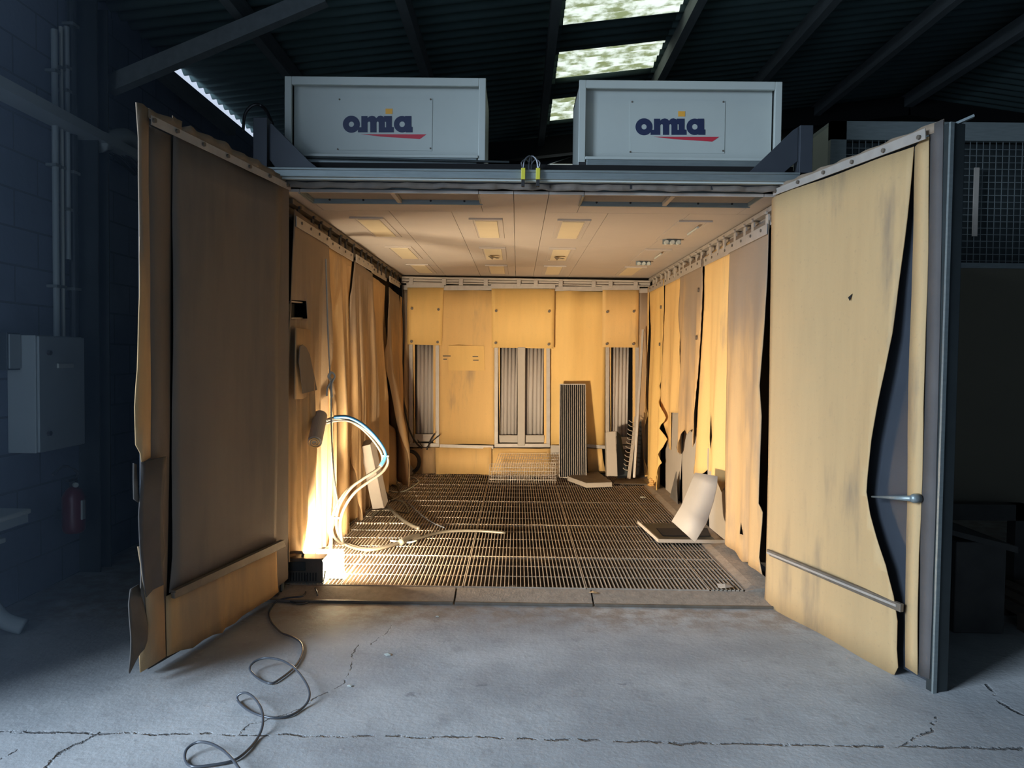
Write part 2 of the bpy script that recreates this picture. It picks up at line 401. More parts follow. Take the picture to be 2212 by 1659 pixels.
for k, x in enumerate((-2.30, -.99, .30, 1.61, 2.94, 4.25, 5.55)):
    z = zroof(x)-.03
    if k == 6: bm = bar((x, -6.9, z-.10), (x, 11.3, z-.10), .12, .18)
    else: bm = bar((x, -6.9, z-.085), (x, 11.3, z-.085), .085, .16)
    tag(link('roof_purlin', bm, 'purlin'), 'long grey roof purlin under the corrugated sheets, ' + names[k], 'roof beam', 'purlins under the corrugated roof')
bm = bar((-3.3, 11.25, zroof(-3.3)-.2), (XR, 11.25, zroof(XR)-.2), .16, .26); bar((XR, 11.25, zroof(XR)-.2), (11.5, 11.25, zroof(11.5)-.2), .16, .26, bm=bm)
tag(link('roof_rafter', bm, 'black'), 'dark steel rafter at the far end of the roof', 'roof beam')
tag(link('knee_brace', bar(P(234, 187, Y=6.2), P(700, -8, Y=6.2), .1, .13), 'purlin'), 'slanting grey steel brace from the left block wall up to the roof', 'roof beam')
tag(link('wall_plate_beam', bar(P(340, 150, X=-3.2), P(500, 282, X=-3.2), .09, .11), 'purlin'), 'short grey beam under the bright gap at the left eave', 'roof beam')
# thin truss member and stay seen between the fan housings
tag(link('tie_rod', bar(P(1150, 362, Y=11.72), P(1255, 328, Y=11.72), .05, .06), 'steel'), 'thin slanting steel tie at the far gable between the fan housings', 'roof beam')

# left wall services
t = thing('electrical_cabinet', 'grey wall-mounted electrical cabinet with closed door on the block wall', 'electrical cabinet', (XW+.1, 5.3, .93))
Xc = -3.12; Y0, Y1 = P(15, 850, X=XW).y, P(184, 850, X=Xc).y; Yc = Y0
z1, z0 = P(85, 724, X=Xc).z, P(85, 980, X=Xc).z
link('body', B(((XW+.002, Y0, z0), (Xc-.02, Y1, z1))), 'cab', t, bevel=.006)
dr = link('door', B(((Xc-.018, Y0+.006, z0+.006), (Xc, Y1-.006, z1-.006))), 'cab', t, bevel=.004)
for py in (762, 936):
    p = P(104, py, X=Xc); link('lock', cyl(p, p+Vector((.02, 0, 0)), .016), 'black_rubber', dr)
p = P(140, 790, X=Xc); link('handle', B((p+Vector((-.002, -.09, -.016)), p+Vector((.012, .09, .016)))), 'white', dr, bevel=.003)
t = thing('junction_box', 'small dark junction box on the wall left of the electrical cabinet', 'junction box', (XW+.05, 4.93, 1.6))
link('body', B(((XW+.002, 4.86, 1.56), (XW+.09, 4.99, 1.80))), 'steel', t, bevel=.004); link('lid', B(((XW+.09, 4.87, 1.57), (XW+.1, 4.98, 1.79))), 'cab', t, bevel=.002)
for k, (px, y0, y1, rad, mm) in enumerate(((120, 66, 728, .022, 'cab'), (134, 60, 728, .014, 'white'), (146, 60, 560, .02, 'cab'), (158, -30, 730, .03, 'steel'))):
    Y = P(px, 400, X=XW+.05).y
    za, zb = min(P(px, y0, X=XW+.05).z, 4.5), P(px, y1, X=XW+.05).z
    lab = ['leftmost grey conduit rising from the electrical cabinet', 'thin pale conduit rising from the electrical cabinet', 'short grey conduit ending halfway down the block wall', 'thick dark conduit right of the pale ones on the block wall'][k]
    t = thing('wall_conduit', lab, 'conduit', (XW+.05, Y, zb), 'conduits above the cabinet')
    link('pipe', cyl((XW+.05, Y, zb), (XW+.05, Y, za), rad), mm, t)
    for z in (zb+.35, zb+1.2, za-.3): link('clip', B(((XW+.0, Y-rad-.012, z), (XW+.052+rad, Y+rad+.012, z+.02))), 'galv', t)
tag(link('steel_column', B(((XW, 5.80, 0), (XW+.16, 5.815, 4.3)), ((XW, 5.95, 0), (XW+.16, 5.965, 4.3)), ((XW+.07, 5.815, 0), (XW+.085, 5.95, 4.3))), 'steel'), 'dark steel column standing against the left block wall', 'column')
t = thing('cable_tray', 'cable tray with loose cables running high along the left block wall', 'cable tray', (XW+.1, 5.4, 3.2))
zt = 3.28
link('tray', B(((XW+.02, 4.3, zt-.01), (XW+.2, 6.6, zt)), ((XW+.02, 4.3, zt), (XW+.03, 6.6, zt+.06)), ((XW+.19, 4.3, zt), (XW+.2, 6.6, zt+.06))), 'cab', t)
for j in range(4):
    link('cable', tube([(XW+.05+.035*j, 4.3+.57*i, zt+.02+random.uniform(0, .03)-(.12 if i == 4 else 0)) for i in range(5)], .012), 'cable' if j % 2 else 'steel', t)
tag(link('air_duct', tube([P(212, 310, X=XW+.12), P(245, 300, X=XW+.13), P(275, 298, X=XW+.13), P(300, 330, X=XW+.12)], .07, 12), 'cab', smooth=True), 'curved pale pipe on the wall behind the left door leaf', 'pipe')
# extinguisher
ex = P(160, 1150, X=-3.2); t = thing('fire_extinguisher', 'red fire extinguisher hanging on the block wall below the cabinet', 'fire extinguisher', ex)
link('cylinder', tube([ex+Vector((0, 0, z)) for z in (0, .02, .05, .26, .31, .335)], .078, 20, 1, rr=lambda f: (.8, .97, 1, 1, .7, .3)[int(round(f*5))]), 'extred', t, smooth=True)
v = link('valve', B((ex+Vector((-.02, -.02, .33)), ex+Vector((.02, .02, .38)))), 'black_rubber', t); link('lever', B((ex+Vector((-.012, -.08, .38)), ex+Vector((.012, .03, .395)))), 'black_rubber', v)
link('gauge', cyl(ex+Vector((.02, -.02, .35)), ex+Vector((.035, -.03, .35)), .018), 'white', t)
link('hose', tube([ex+Vector(q) for q in ((0, 0, .37), (.0, .05, .43), (0, -.12, .5), (.02, -.28, .46))], .01), 'cable', t)
link('label', B((ex+Vector((.06, -.035, .1)), ex+Vector((.083, .005, .24)))), 'white', t, bevel=.004)
link('bracket', B(((XW, ex.y-.03, ex.z+.1), (ex.x-.05, ex.y+.03, ex.z+.16))), 'steel', t)
# bench at the left edge
t = thing('workbench', 'white-topped metal bench with curved leg at the left edge of the picture', 'bench', (-2.95, 4.5, 0))
pl = P(68, 1098, Y=4.62); top = [(-3.3, 4.30, pl.z-.09), (-3.3, 4.62, pl.z-.09)]
link('top', B(((-3.6+.3, 4.28, pl.z-.03), (pl.x, 4.62, pl.z))), 'white', t, bevel=.008)
link('apron', B(((-3.3, 4.30, pl.z-.09), (pl.x-.01, 4.31, pl.z-.03)), ((pl.x-.02, 4.30, pl.z-.08), (pl.x-.008, 4.6, pl.z-.03))), 'cab', t)
link('shelf', B(((-3.3, 4.34, pl.z-.2), (pl.x-.13, 4.58, pl.z-.17))), 'white', t, bevel=.006)
link('leg', tube([(-3.2, 4.5, pl.z-.1), (-3.18, 4.5, .42), (-3.14, 4.5, .22), (-3.05, 4.5, .09), (-2.93, 4.52, .035)], .05, 10, flat=.6), 'cab', t, smooth=True)
link('leg', tube([(-3.27, 4.35, pl.z-.1), (-3.27, 4.35, .0)], .02, 8, 1), 'cab', t)

# side unit on the right
YU = 5.95; xa = P(1792, 400, Y=YU).x; zt = P(1900, 262, Y=YU).z; zm = P(2150, 571, Y=YU).z; zb = P(2130, 1114, Y=YU).z
t = thing('plant_unit', 'tall grey plant enclosure with wire mesh front behind the right door leaf', 'plant enclosure', (3.6, YU+.6, 0))
link('frame', B(((xa, YU, 0), (xa+.12, YU+.05, zt)), ((xa, YU, zt-.14), (5.2, YU+.05, zt)), ((xa, YU+.05, zt-.03), (5.2, YU+1.6, zt)), ((2.4+.9, YU, zm-.03), (5.2, YU+.04, zm+.01))), 'galv', t)
link('side_panel', B(((xa, YU+.05, 0), (xa+.02, YU+1.6, zt-.03))), 'white', t)
link('lower_panel', B(((xa+.12, YU+.01, zb), (5.2, YU+.03, zm-.03))), 'unit', t)
link('backing', B(((xa+.12, YU+.09, zm), (5.2, YU+.1, zt-.14))), 'steel', t)
bm = bmesh.new(); x = xa+.13
while x < 4.6: bar((x, YU+.03, zm+.01), (x, YU+.03, zt-.14), .004, .004, (0, 1, 0), bm); x += .05
z = zm+.03
while z < zt-.15: bar((xa+.13, YU+.03, z), (4.6, YU+.03, z), .004, .004, (0, 1, 0), bm); z += .05
link('wire_mesh', bm, 'galv', t)
p = P(2101, 510, Y=YU-.01); q = P(2116, 362, Y=YU-.01); link('pale_strip', B((p, q+Vector((0, .012, 0)))), 'strip', t)
p = P(1776, 368, X=xa-.02); link('mark', B((Vector((xa-.006, YU+.25, 3.05)), Vector((xa, YU+.27, 3.10)))), 'black', t)
# junk under the unit
t = thing('storage_crate', 'dark rough crate with a loose lid in the shadow right of the door', 'crate', (3.0, 5.0, 0))
c0 = P(2060, 1368, Z=0); c1 = P(2166, 1368, Z=0); hz = P(2120, 1150, Y=c0.y).z
link('body', B(((c0.x, c0.y, .0), (c1.x, c0.y+.6, hz-.06))), 'junk', t, bevel=.008)
link('lid', prism([(c0.x-.1, c0.y-.03, hz), (c1.x+.05, c0.y-.03, hz-.12), (c1.x+.05, c0.y-.03, hz-.08), (c0.x-.1, c0.y-.03, hz+.03)], (0, .66, 0)), 'junk', t)
t = thing('pallet', 'old wooden pallet on the dark floor at the right edge', 'pallet', (3.6, 4.9, 0))
for i in range(3): link('runner', B(((3.18, 4.75+.34*i, .0), (4.2, 4.83+.34*i, .09))), 'pallet', t)
for i in range(7): link('board', B(((3.18+.148*i, 4.72, .09), (3.18+.148*i+.1, 5.54, .112))), 'pallet', t)
tag(link('hollow_frame', B(((2.95, 5.75, 0), (3.05, 5.85, .62)), ((3.75, 5.75, 0), (3.85, 5.85, .62)), ((2.95, 5.75, .5), (3.85, 5.85, .62))), 'junk'), 'dark low frame standing behind the crate under the plant enclosure', 'frame')

# ================================================================== BOOTH SHELL
struct('wall_booth_left', B(((-1.80, YF+.02, 0), (-1.74, YB+.1, 2.95))), 'black_rubber', origin=(0, 0, 0))
struct('wall_booth_right', B(((1.93, YF+.02, 0), (1.99, YB+.1, 2.95))), 'black_rubber', origin=(0, 0, 0))
struct('wall_booth_back', B(((-1.80, YB+.04, 0), (1.99, YB+.1, 2.95))), 'unit', origin=(0, 0, 0))
xs = [-1.74, -1.0, -.52, -.04, .20, .68, 1.30, 1.93]; ys = [5.92, 7.69, 9.45, YB+.04]; bm = bmesh.new()
LX = [-1.225, -.27, .44, 1.41]; LY = [(6.18, 7.2), (7.80, 8.80), (9.28, 10.28)]
def tilebox(bm, x0, y0, x1, y1): box(bm, (x0+.002, y0+.002, ZC), (x1-.002, y1-.002, ZC+.02))
for i in range(len(xs)-1):
    for j in range(3): tilebox(bm, xs[i], ys[j], xs[i+1], ys[j+1])
FX = [(-1.50, -.28), (.44, 1.66)]; fy0, fy1 = 5.29, 5.63
for a, b in ((-1.74, -1.50), (-.28, -.04), (-.04, .20), (.20, .44), (1.66, 1.93)): tilebox(bm, a, 5.27, b, 5.92)
for a, b in FX: tilebox(bm, a, fy1, b, 5.92); tilebox(bm, a, 5.27, b, fy0)
box(bm, (-1.74, 5.28, ZC+.10), (1.93, YB+.04, ZC+.11))
struct('ceiling_booth', bm, 'ceil', origin=(0, 0, 0))
for k, (a, b) in enumerate(FX):
    side = ('left', 'right')[k]
    t = thing('ceiling_filter', 'grey filter cassette recessed in the booth ceiling at the front %s' % side, 'ceiling filter', ((a+b)/2, 5.48, ZC), 'filter cassettes at the front of the booth ceiling')
    link('frame', B(((a, fy1-.006, ZC-.004), (b, fy1, ZC+.038)), ((a, fy0, ZC), (b, fy0+.006, ZC+.038)), ((a, fy0, ZC), (a+.006, fy1, ZC+.038)), ((b-.006, fy0, ZC), (b, fy1, ZC+.038)), ((a-.012, fy1-.002, ZC-.006), (b+.012, fy1+.014, ZC)), ((a-.012, fy0, ZC-.006), (a, fy1, ZC))), 'galv', t)
    m_ = (a+b)/2+(.0 if k else .02)
    for p0, p1 in ((a+.01, m_-.02), (m_+.02, b-.01)): link('filter_pad', B(((p0, fy0+.01, ZC+.026), (p1, fy1-.01, ZC+.037))), 'filter', t)
    link('divider', prism([(m_-.015, fy0, ZC), (m_+.015, fy0, ZC), (m_+.015, fy1-.006, ZC), (m_-.015, fy1-.006, ZC)], (0, 0, .03)), 'strip', t)
    for q in range(5):
        x = a+.12+q*.245; link('screw', cyl((x, fy1-.012, ZC+.02), (x, fy1-.004, ZC+.02), .008, 8), 'black_rubber', t)
cols = ['leftmost', 'second-from-left', 'second-from-right', 'rightmost']; rows = ['front', 'middle', 'back']
for i, x in enumerate(LX):
    for j, (y0, y1) in enumerate(LY):
        broken = (i, j) in ((3, 0), (3, 1), (1, 1), (2, 1))
        open_ = (i, j) in ((3, 0), (3, 1))
        state = 'open with bare lamp ends' if open_ else ('cover torn and hanging' if broken else 'pale flat cover intact')
        t = thing('ceiling_light', 'unlit ceiling light, %s column, %s row, %s' % (cols[i], rows[j], state), 'ceiling light', (x, (y0+y1)/2, ZC-.03), 'unlit ceiling lights of the booth')
        w_ = .135
        link('frame', B(((x-w_, y0, ZC-.016), (x+w_, y0+.012, ZC-.001)), ((x-w_, y1-.03, ZC-.006), (x+w_, y1, ZC-.001)), ((x-w_, y0+.012, ZC-.007), (x-w_+.03, y1-.03, ZC-.001)), ((x+w_-.03, y0+.012, ZC-.007), (x+w_, y1-.03, ZC-.001)), ((x-w_+.03, y0+.03, ZC-.004), (x+w_-.03, y1-.03, ZC-.001))), 'ceil', t, bevel=.002)
        if not open_:
            link('cover', B(((x-w_+.045, y0+.10, ZC-.010), (x+w_-.045, y1-.06, ZC-.005))), 'lens', t, bevel=.003)
        if broken and not open_:
            link('torn_flap', prism([(x-.06, y0+.55, ZC-.022), (x+.03, y0+.5, ZC-.05), (x+.06, y0+.62, ZC-.03), (x, y0+.58, ZC-.03), (x-.02, y0+.7, ZC-.04)], (0, 0, .004)), 'strip_dark', t)
        if open_:
            for dx in (-.055, 0, .055):
                link('lamp_holder', cyl((x+dx, y1-.1, ZC-.035), (x+dx, y1-.03, ZC-.035), .019, 12), 'white', t)
            link('reflector', B(((x-.085, y1-.06, ZC-.05), (x+.085, y1-.045, ZC-.005))), 'galv', t)
            link('lamp_tube', cyl((x+.05, y0+.15, ZC-.03), (x+.05, y1-.5, ZC-.03), .009, 8), 'white', t)
# header and jambs
t = thing('booth_header', 'long grey metal header beam across the top of the booth opening', 'header beam', (.08, YF, 2.82))
link('profile', B(((-1.70, YF-.09, 2.868), (1.86, YF+.02, 2.922)), ((-1.70, YF-.10, 2.912), (1.86, YF-.085, 2.928))), 'galv', t, bevel=.004)
link('white_edge', B(((-1.66, YF-.075, 2.855), (1.80, YF+.0, 2.867))), 'white', t)
link('seal', B(((-1.62, YF-.03, 2.822), (1.80, YF+.015, 2.855))), 'black_rubber', t)
pts = [(-1.60, 2.845)] + [(-1.60+3.37*i/40, 2.845+random.uniform(-.004, .004)) for i in range(1, 40)] + [(1.77, 2.845)] + [(1.77-3.37*i/50, 2.808+random.uniform(-.007, .006)) for i in range(51)]
HP = Plane((0, YF-.04), (1, YF-.04), 1); HP.n = Vector((0, -1, 0))
cloth('torn_lining', HP, pts, 'fabgrey', t, lambda a, b: .008*math.sin(a*23)+.006*math.sin(a*57), .004, .06, .05, 0, ab=True)
struct('ceiling_booth_roof', B(((-1.80, YF+.14, 2.955), (1.99, YB+.1, 2.995))), 'steel', origin=(0, 0, 0))
tag(link('roof_rail', B(((-1.72, YF+.045, 2.93), (1.86, YF+.13, 2.998))), 'black'), 'dark rail lying on the header beam under both fan housings', 'rail')
t = thing('door_post', 'dark steel jamb post on the left of the booth opening', 'post', (-1.66, YF, 0))
link('post', B(((-1.74, YF+.012, 0), (-1.615, YF+.09, 2.865))), 'steel', t); link('edge_trim', B(((-1.615, YF-.01, 0.05), (-1.603, YF+.03, 2.82))), 'galv', t)
t = thing('door_post', 'dark steel jamb post on the right of the booth opening', 'post', (1.83, YF, 0))
link('post', B(((1.79, YF+.012, 0), (1.93, YF+.09, 2.865))), 'steel', t); link('edge_trim', B(((1.768, YF-.0, 0.05), (1.79, YF+.04, 2.82))), 'galv', t)
link('cable_clip', prism([(1.77, YF-.04, .62), (1.80, YF-.06, .60), (1.81, YF-.06, .56), (1.78, YF-.04, .58)], (0, .01, 0)), 'black_rubber', t)

# threshold
for k, (a, b) in enumerate(((-1.72, P(980, 1300, Y=5.2).x), (P(984, 1300, Y=5.2).x, P(1279, 1300, Y=5.2).x), (P(1283, 1300, Y=5.2).x, 1.80))):
    lab = ['left threshold plate by the work lamp, dusty', 'middle threshold plate across the booth entrance, dusty', 'right threshold plate below the grating, dusty'][k]
    t = thing('threshold_plate', lab, 'threshold', ((a+b)/2, 5.27, 0), 'threshold plates of the booth')
    link('plate', prism([(a, 5.16, 0), (a, 5.16, .014), (a, 5.27, .036), (a, 5.355, .056), (a, 5.362, 0)], (b-a, 0, 0)), 'dust', t); link('lip', B(((a, 5.145, .0), (b, 5.165, .019))), 'strip_dark', t, bevel=.003)
# grating
def grating(w_, l_):
    bm = bmesh.new(); n = max(2, round(w_/.0285))
    for i in range(n+1):
        x = -w_/2+.003+(w_-.006)*i/n; box(bm, (x-.003, -l_/2, -.03), (x+.003, l_/2, 0))
    for y in (-l_/2+.002, l_/2-.002): box(bm, (-w_/2, y-.002, -.02), (w_/2, y+.002, .0))
    k = max(1, round(l_/.27))
    for j in range(1, k): y = -l_/2+l_*j/k; box(bm, (-w_/2, y-.002, -.007), (w_/2, y+.002, -.0012))
    return bm
GX = [-1.60, -1.235, -.365, .505, 1.375, 1.62]; GY = [5.37, 6.20, 7.40, 8.60, 9.70, 10.72]; cache = {}
cn = ['far left', 'left-centre', 'centre', 'right-centre', 'far right']; rn = ['first', 'second', 'third', 'fourth', 'fifth']
for j in range(5):
    for i in range(5):
        w_, l_ = GX[i+1]-GX[i]-.006, GY[j+1]-GY[j]-.006; key = (round(w_, 3), round(l_, 3))
        loc = Vector(((GX[i]+GX[i+1])/2, (GY[j]+GY[j+1])/2, ZG))
        if key not in cache:
            o = link('floor_grating', grating(w_, l_), 'grate', origin=(0, 0, 0)); cache[key] = o
        else: o = cache[key].copy(); COL.objects.link(o)
        o.location = loc
        tag(o, 'steel bar floor grating panel, %s column, %s row in from the threshold' % (cn[i], rn[j]), 'floor grating', 'floor grating panels of the booth')
struct('trim_1', B(*[((-1.62, y-.02, -.16), (1.84, y+.02, .025)) for y in GY]), 'pit', origin=(0, 0, 0))
struct('trim_2', prism([(1.625, 5.36, .0), (1.625, 5.36, .055), (1.70, 5.36, .075), (1.84, 5.36, .09), (1.84, 5.36, .0)], (0, 5.3, 0)), 'dust', origin=(0, 0, 0))

# ================================================================== FAN HOUSINGS
def poly_face(pl, pts, off, thick, bm=None):
    e = pl.n*thick; q = [pl.w(x, y, off) for x, y in pts]; b2 = prism(q, e)
    return b2
FP = Plane((0, 5.33), (1, 5.33), 1); FP.n = Vector((0, -1, 0))
def join(bms):
    r = bmesh.new()
    for b in bms:
        me = bpy.data.meshes.new('t'); b.to_mesh(me); b.free(); r.from_mesh(me); bpy.data.meshes.remove(me)
    return r
def housing(px0, px1, py0, py1, lpx, sx, side):
    a = P(px0, py0, Y=5.35); b = P(px1, py1, Y=5.35); x0, x1, z1 = a.x, b.x, (a.z+P(px1, py0+8, Y=5.35).z)/2; z0 = 3.0
    t = thing('fan_housing', 'white box-shaped fan housing with a logo plate on the booth roof, %s' % side, 'fan housing', ((x0+x1)/2, 5.65, z0), 'logo fan housings on the booth roof')
    D_ = .60; fr = .055
    link('shell', B(((x0, 5.35, z0), (x0+.03, 5.35+D_, z1)), ((x1-.03, 5.35, z0), (x1, 5.35+D_, z1)), ((x0, 5.35, z1-.03), (x1, 5.35+D_, z1)), ((x0, 5.35+D_-.02, z0), (x1, 5.35+D_, z1))), 'white', t, bevel=.003)
    link('frame', B(((x0-.003, 5.335, z0), (x0+fr-.01, 5.36, z1)), ((x1-fr+.01, 5.335, z0), (x1+.003, 5.36, z1)), ((x0+fr-.01, 5.335, z1-fr), (x1-fr+.01, 5.36, z1)), ((x0+fr-.01, 5.325, z0+.045), (x1-fr+.01, 5.36, z0+.065))), 'white', t, bevel=.004)
    link('front_panel', B(((x0+fr-.01, 5.40, z0+.02), (x1-fr+.01, 5.41, z1-fr+.02))), 'white', t)
    link('base_rail', B(((x0+fr, 5.33, z0), (x1-fr, 5.36, z0+.045))), 'galv', t, bevel=.003)
    link('foot', B(((x1-fr-.01, 5.334, z0-.0), (x1-.005, 5.38, z0+.028)) if sx < 0 else ((x0+.0, 5.334, z0), (x0+fr, 5.38, z0+.028))), 'black_rubber', t)
    pl = Plane((0, 5.40), (1, 5.40), 1); pl.n = Vector((0, -1, 0))
    # the plate and its lettering, measured on the right-hand housing
    def L(x, y): return (1100+x/3.16+lpx, y/3.16)
    ra = (-.0105 if sx < 0 else 0)
    def T(pts): return [L(x, y + (x-919)*0.0 ) for x, y in pts]
    lg = {'dy': (-24.2/1 if False else 0)}
    def q(pts, off, th): return poly_face(pl, [(X, Y_+LY_) for X, Y_ in T(pts)], off, th)
    LY_ = -5.5 if sx < 0 else 0
    plate = link('logo_plate', q([(822, 685), (1473, 690), (1468, 1048), (825, 1042)], 0, .004), 'white', t)
    for c in ((838, 697), (1460, 697), (826, 1037), (1458, 1031)):
        p = pl.w(*[(X, Y_+LY_) for X, Y_ in T([c])][0]); link('screw', cyl(p, p+Vector((0, -.008, 0)), .006, 8), 'strip_dark', plate)
    def ring(cx, cy, ro, ri):
        b = bmesh.new(); vs = []
        for k in range(40):
            an = 2*math.pi*k/40; c, s = math.cos(an), math.sin(an)
            row = []
            for rr, th in ((ri, .004), (ro, .004), (ro, .006), (ri, .006)):
                X, Y_ = T([(cx+rr*c, cy+rr*s)])[0]; row.append(b.verts.new(pl.w(X, Y_+LY_, th)))
            vs.append(row)
        for k in range(40):
            a_, b_ = vs[k], vs[(k+1) % 40]
            for m_ in range(4): b.faces.new((a_[m_], a_[(m_+1) % 4], b_[(m_+1) % 4], b_[m_]))
        return b
    _n = [0]
    def S(*p): _n[0] += 1; return q(list(p), .004, .002+.0003*_n[0])
    parts = [ring(919, 867, 58, 18),
             S((964, 888), (987, 888), (987, 812), (1029, 812), (1029, 922), (964, 922)),               # m, first stem and foot
             S((1029, 826), (1040, 815), (1060, 810), (1078, 814), (1090, 826), (1090, 922), (1048, 922), (1048, 856), (1044, 849), (1036, 849), (1029, 856)),
             S((1090, 826), (1102, 813), (1120, 809), (1138, 815), (1146, 830), (1146, 889), (1152, 889), (1152, 922), (1106, 922), (1106, 856), (1102, 849), (1094, 849), (1090, 856)),
             S((1142, 812), (1195, 812), (1195, 887), (1208, 887), (1208, 922), (1140, 922), (1140, 889), (1156, 889), (1156, 850), (1142, 850)),   # i
             ring(1265, 867, 56, 19),
             S((1285, 812), (1328, 812), (1328, 886), (1336, 886), (1336, 922), (1290, 922), (1285, 900))]
    link('lettering', join(parts), 'navy', plate)
    link('orange_square', q([(1152, 761), (1200, 761), (1199, 797), (1152, 797)], .004, .002), 'orange', plate)
    link('red_swoosh', q([(985, 935), (1431, 936), (1385, 968), (1120, 951)], .004, .002), 'red', plate)
housing(617, 1047, 164, 355, -631.5, -1, 'left of the pair')
housing(1252, 1684, 172, 352, 0, 1, 'right of the pair')
# posts with gussets
def bracket(side, postpx, gus, lab):
    x0, x1 = P(postpx[0], 320, Y=5.22).x, P(postpx[1], 320, Y=5.22).x; z1 = P(postpx[0], postpx[2], Y=5.22).z
    t = thing('door_track_bracket', lab, 'bracket', ((x0+x1)/2, 5.2, 2.93))
    link('post', B(((x0, 5.17, 2.93), (x1, 5.21, z1)), ((x0, 5.21, 2.93), (x0+.02, 5.28, z1)), ((x1-.02, 5.21, 2.93), (x1, 5.28, z1))), 'bluesteel', t, bevel=.003)
    pl = Plane((0, 5.21), (1, 5.21), 1); pl.n = Vector((0, -1, 0))
    link('gusset', poly_face(pl, gus, 0, .01), 'bluesteel', t, bevel=.002)
bracket('left', (552, 582, 258), [(583, 267), (588, 268), (668, 348), (690, 366), (598, 366), (583, 345)], 'blue-grey steel post with triangular gusset left of the left fan housing')
bracket('right', (1722, 1750, 275), [(1712, 282), (1723, 275), (1722, 348), (1687, 378), (1612, 378), (1643, 348)], 'blue-grey steel post with slanting strut right of the right fan housing')
for k, px in enumerate((1130, 1162)):
    p = P(px, 378, Y=5.13); t = thing('limit_switch', 'small yellow limit switch on the header beam, %s of two' % ('left', 'right')[k], 'switch', p+Vector((0, 0, -.05)), 'yellow switches on the header beam')
    link('body', B((p+Vector((-.014, -.012, -.03)), p+Vector((.014, .03, .045)))), 'yellow', t, bevel=.003)
    link('plunger', B((p+Vector((-.011, -.008, -.075)), p+Vector((.011, .02, -.03)))), 'black_rubber', t, bevel=.002)
    s = 1 if k == 0 else -1
    link('cable', tube([p+Vector((0, .01, .04)), p+Vector((.01*s, .01, .1)), p+Vector((.045*s, .03, .13)), p+Vector((.06*s, .08, .08)), p+Vector((.05*s, .12, .0))], .006), 'cable', t)
    link('cable', tube([p+Vector((0, .01, .04)), p+Vector((-.012*s, .0, .08)), p+Vector((.02*s, .02, .105)), p+Vector((.05*s, .06, .06)), p+Vector((.05*s, .12, -.01))], .004), 'cable', t)
tag(link('conduit_pipe', tube([P(600, 338, Y=5.3)+Vector((0, 0, 0)), P(1100, 350, Y=5.3)], .008, 8, 1), 'steel'), 'thin dark pipe along the base of the left fan housing', 'pipe')
tag(link('cable_loop', tube([P(525, 285, Y=5.9), P(530, 245, Y=5.9), P(550, 226, Y=5.9), P(572, 235, Y=5.9), P(590, 275, Y=5.6), P(598, 330, Y=5.5)], .012, 8), 'cable_dark'), 'dark cable arching above the left gusset post', 'cable')

# ================================================================== DOOR LEAVES
def leaf_panel(pl, L, z0, z1, th):
    bm = bmesh.new(); a = [pl.pt(s, z, -o) for o in (.02, .02+th) for s, z in ((0.03, z0), (L, z0), (L, z1), (.03, z1))]
    v = [bm.verts.new(c) for c in a]
    for f in ((0, 1, 2, 3), (7, 6, 5, 4), (0, 4, 5, 1), (1, 5, 6, 2), (2, 6, 7, 3), (3, 7, 4, 0)): bm.faces.new([v[i] for i in f])
    return bm
def rail(pl, p0, p1, q0, q1, off, th):      # strip between upper edge p0-p1 and lower edge q0-q1
    return prism([pl.w(*p0, off), pl.w(*p1, off), pl.w(*q1, off), pl.w(*q0, off)], pl.n*th)
def bolts(pl, pts, off, parent, r=.012, z=3.318, ox=0, oy=0, mat='strip_dark'):
    for x, y in pts:
        p = pl.w(x, y, off); link('bolt', cyl(p, p+pl.n*.012, r, 8), mat, parent)
t = thing('booth_door_left', 'left booth door leaf swung open, inner side lined with dark dusty rubber sheets', 'door', (-1.75, 4.5, 0)); LD = t
link('leaf', leaf_panel(DL, 1.37, .04, 2.86, .05), 'bluesteel', t, bevel=.004)
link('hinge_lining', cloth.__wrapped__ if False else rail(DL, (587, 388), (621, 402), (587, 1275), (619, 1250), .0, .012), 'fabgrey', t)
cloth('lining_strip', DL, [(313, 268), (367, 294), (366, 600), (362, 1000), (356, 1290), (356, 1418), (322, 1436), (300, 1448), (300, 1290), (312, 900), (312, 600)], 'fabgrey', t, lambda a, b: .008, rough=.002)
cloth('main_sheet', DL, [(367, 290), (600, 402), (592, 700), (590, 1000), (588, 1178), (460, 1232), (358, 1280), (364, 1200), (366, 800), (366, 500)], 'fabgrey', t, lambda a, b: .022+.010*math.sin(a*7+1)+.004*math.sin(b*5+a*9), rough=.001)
cloth('bottom_sheet', DL, [(354, 1288), (588, 1180), (590, 1240), (594, 1278), (560, 1303), (530, 1323), (503, 1344), (480, 1356), (473, 1366), (450, 1370), (431, 1382), (408, 1399), (385, 1405), (355, 1417)], 'fabdustshade', t, lambda a, b: .02+.008*math.sin(a*9)+.02*max(0, .25-b)*math.sin(a*31), rough=.003, step=.05, vstep=.08)
cloth('edge_flap', DL, [(277, 222), (296, 226), (316, 236), (314, 400), (313, 700), (320, 850), (320, 988), (290, 1000), (287, 978), (277, 960), (274, 880), (278, 800), (281, 600), (283, 300)], 'fabdustshade', t, lambda a, b: .012+.035*max(0, min(1, (a-1.33)/.15))**2+.006*math.sin(b*4), rough=.002, step=.03)
cloth('edge_lining', DL, [(291, 1180), (330, 1180), (345, 1215), (352, 1418), (297, 1452), (294, 1400), (312, 1345), (308, 1290)], 'fabdustshade', t, lambda a, b: .016, rough=.002)
cloth('rubber_patch', DL, [(287, 998), (344, 985), (342, 1116), (346, 1192), (340, 1215), (339, 1262), (315, 1273), (300, 1289), (295, 1249), (289, 1116), (291, 1040)], 'patch', t, lambda a, b: .035+.012*math.sin(b*6)+.02*max(0, a-1.38), step=.04)
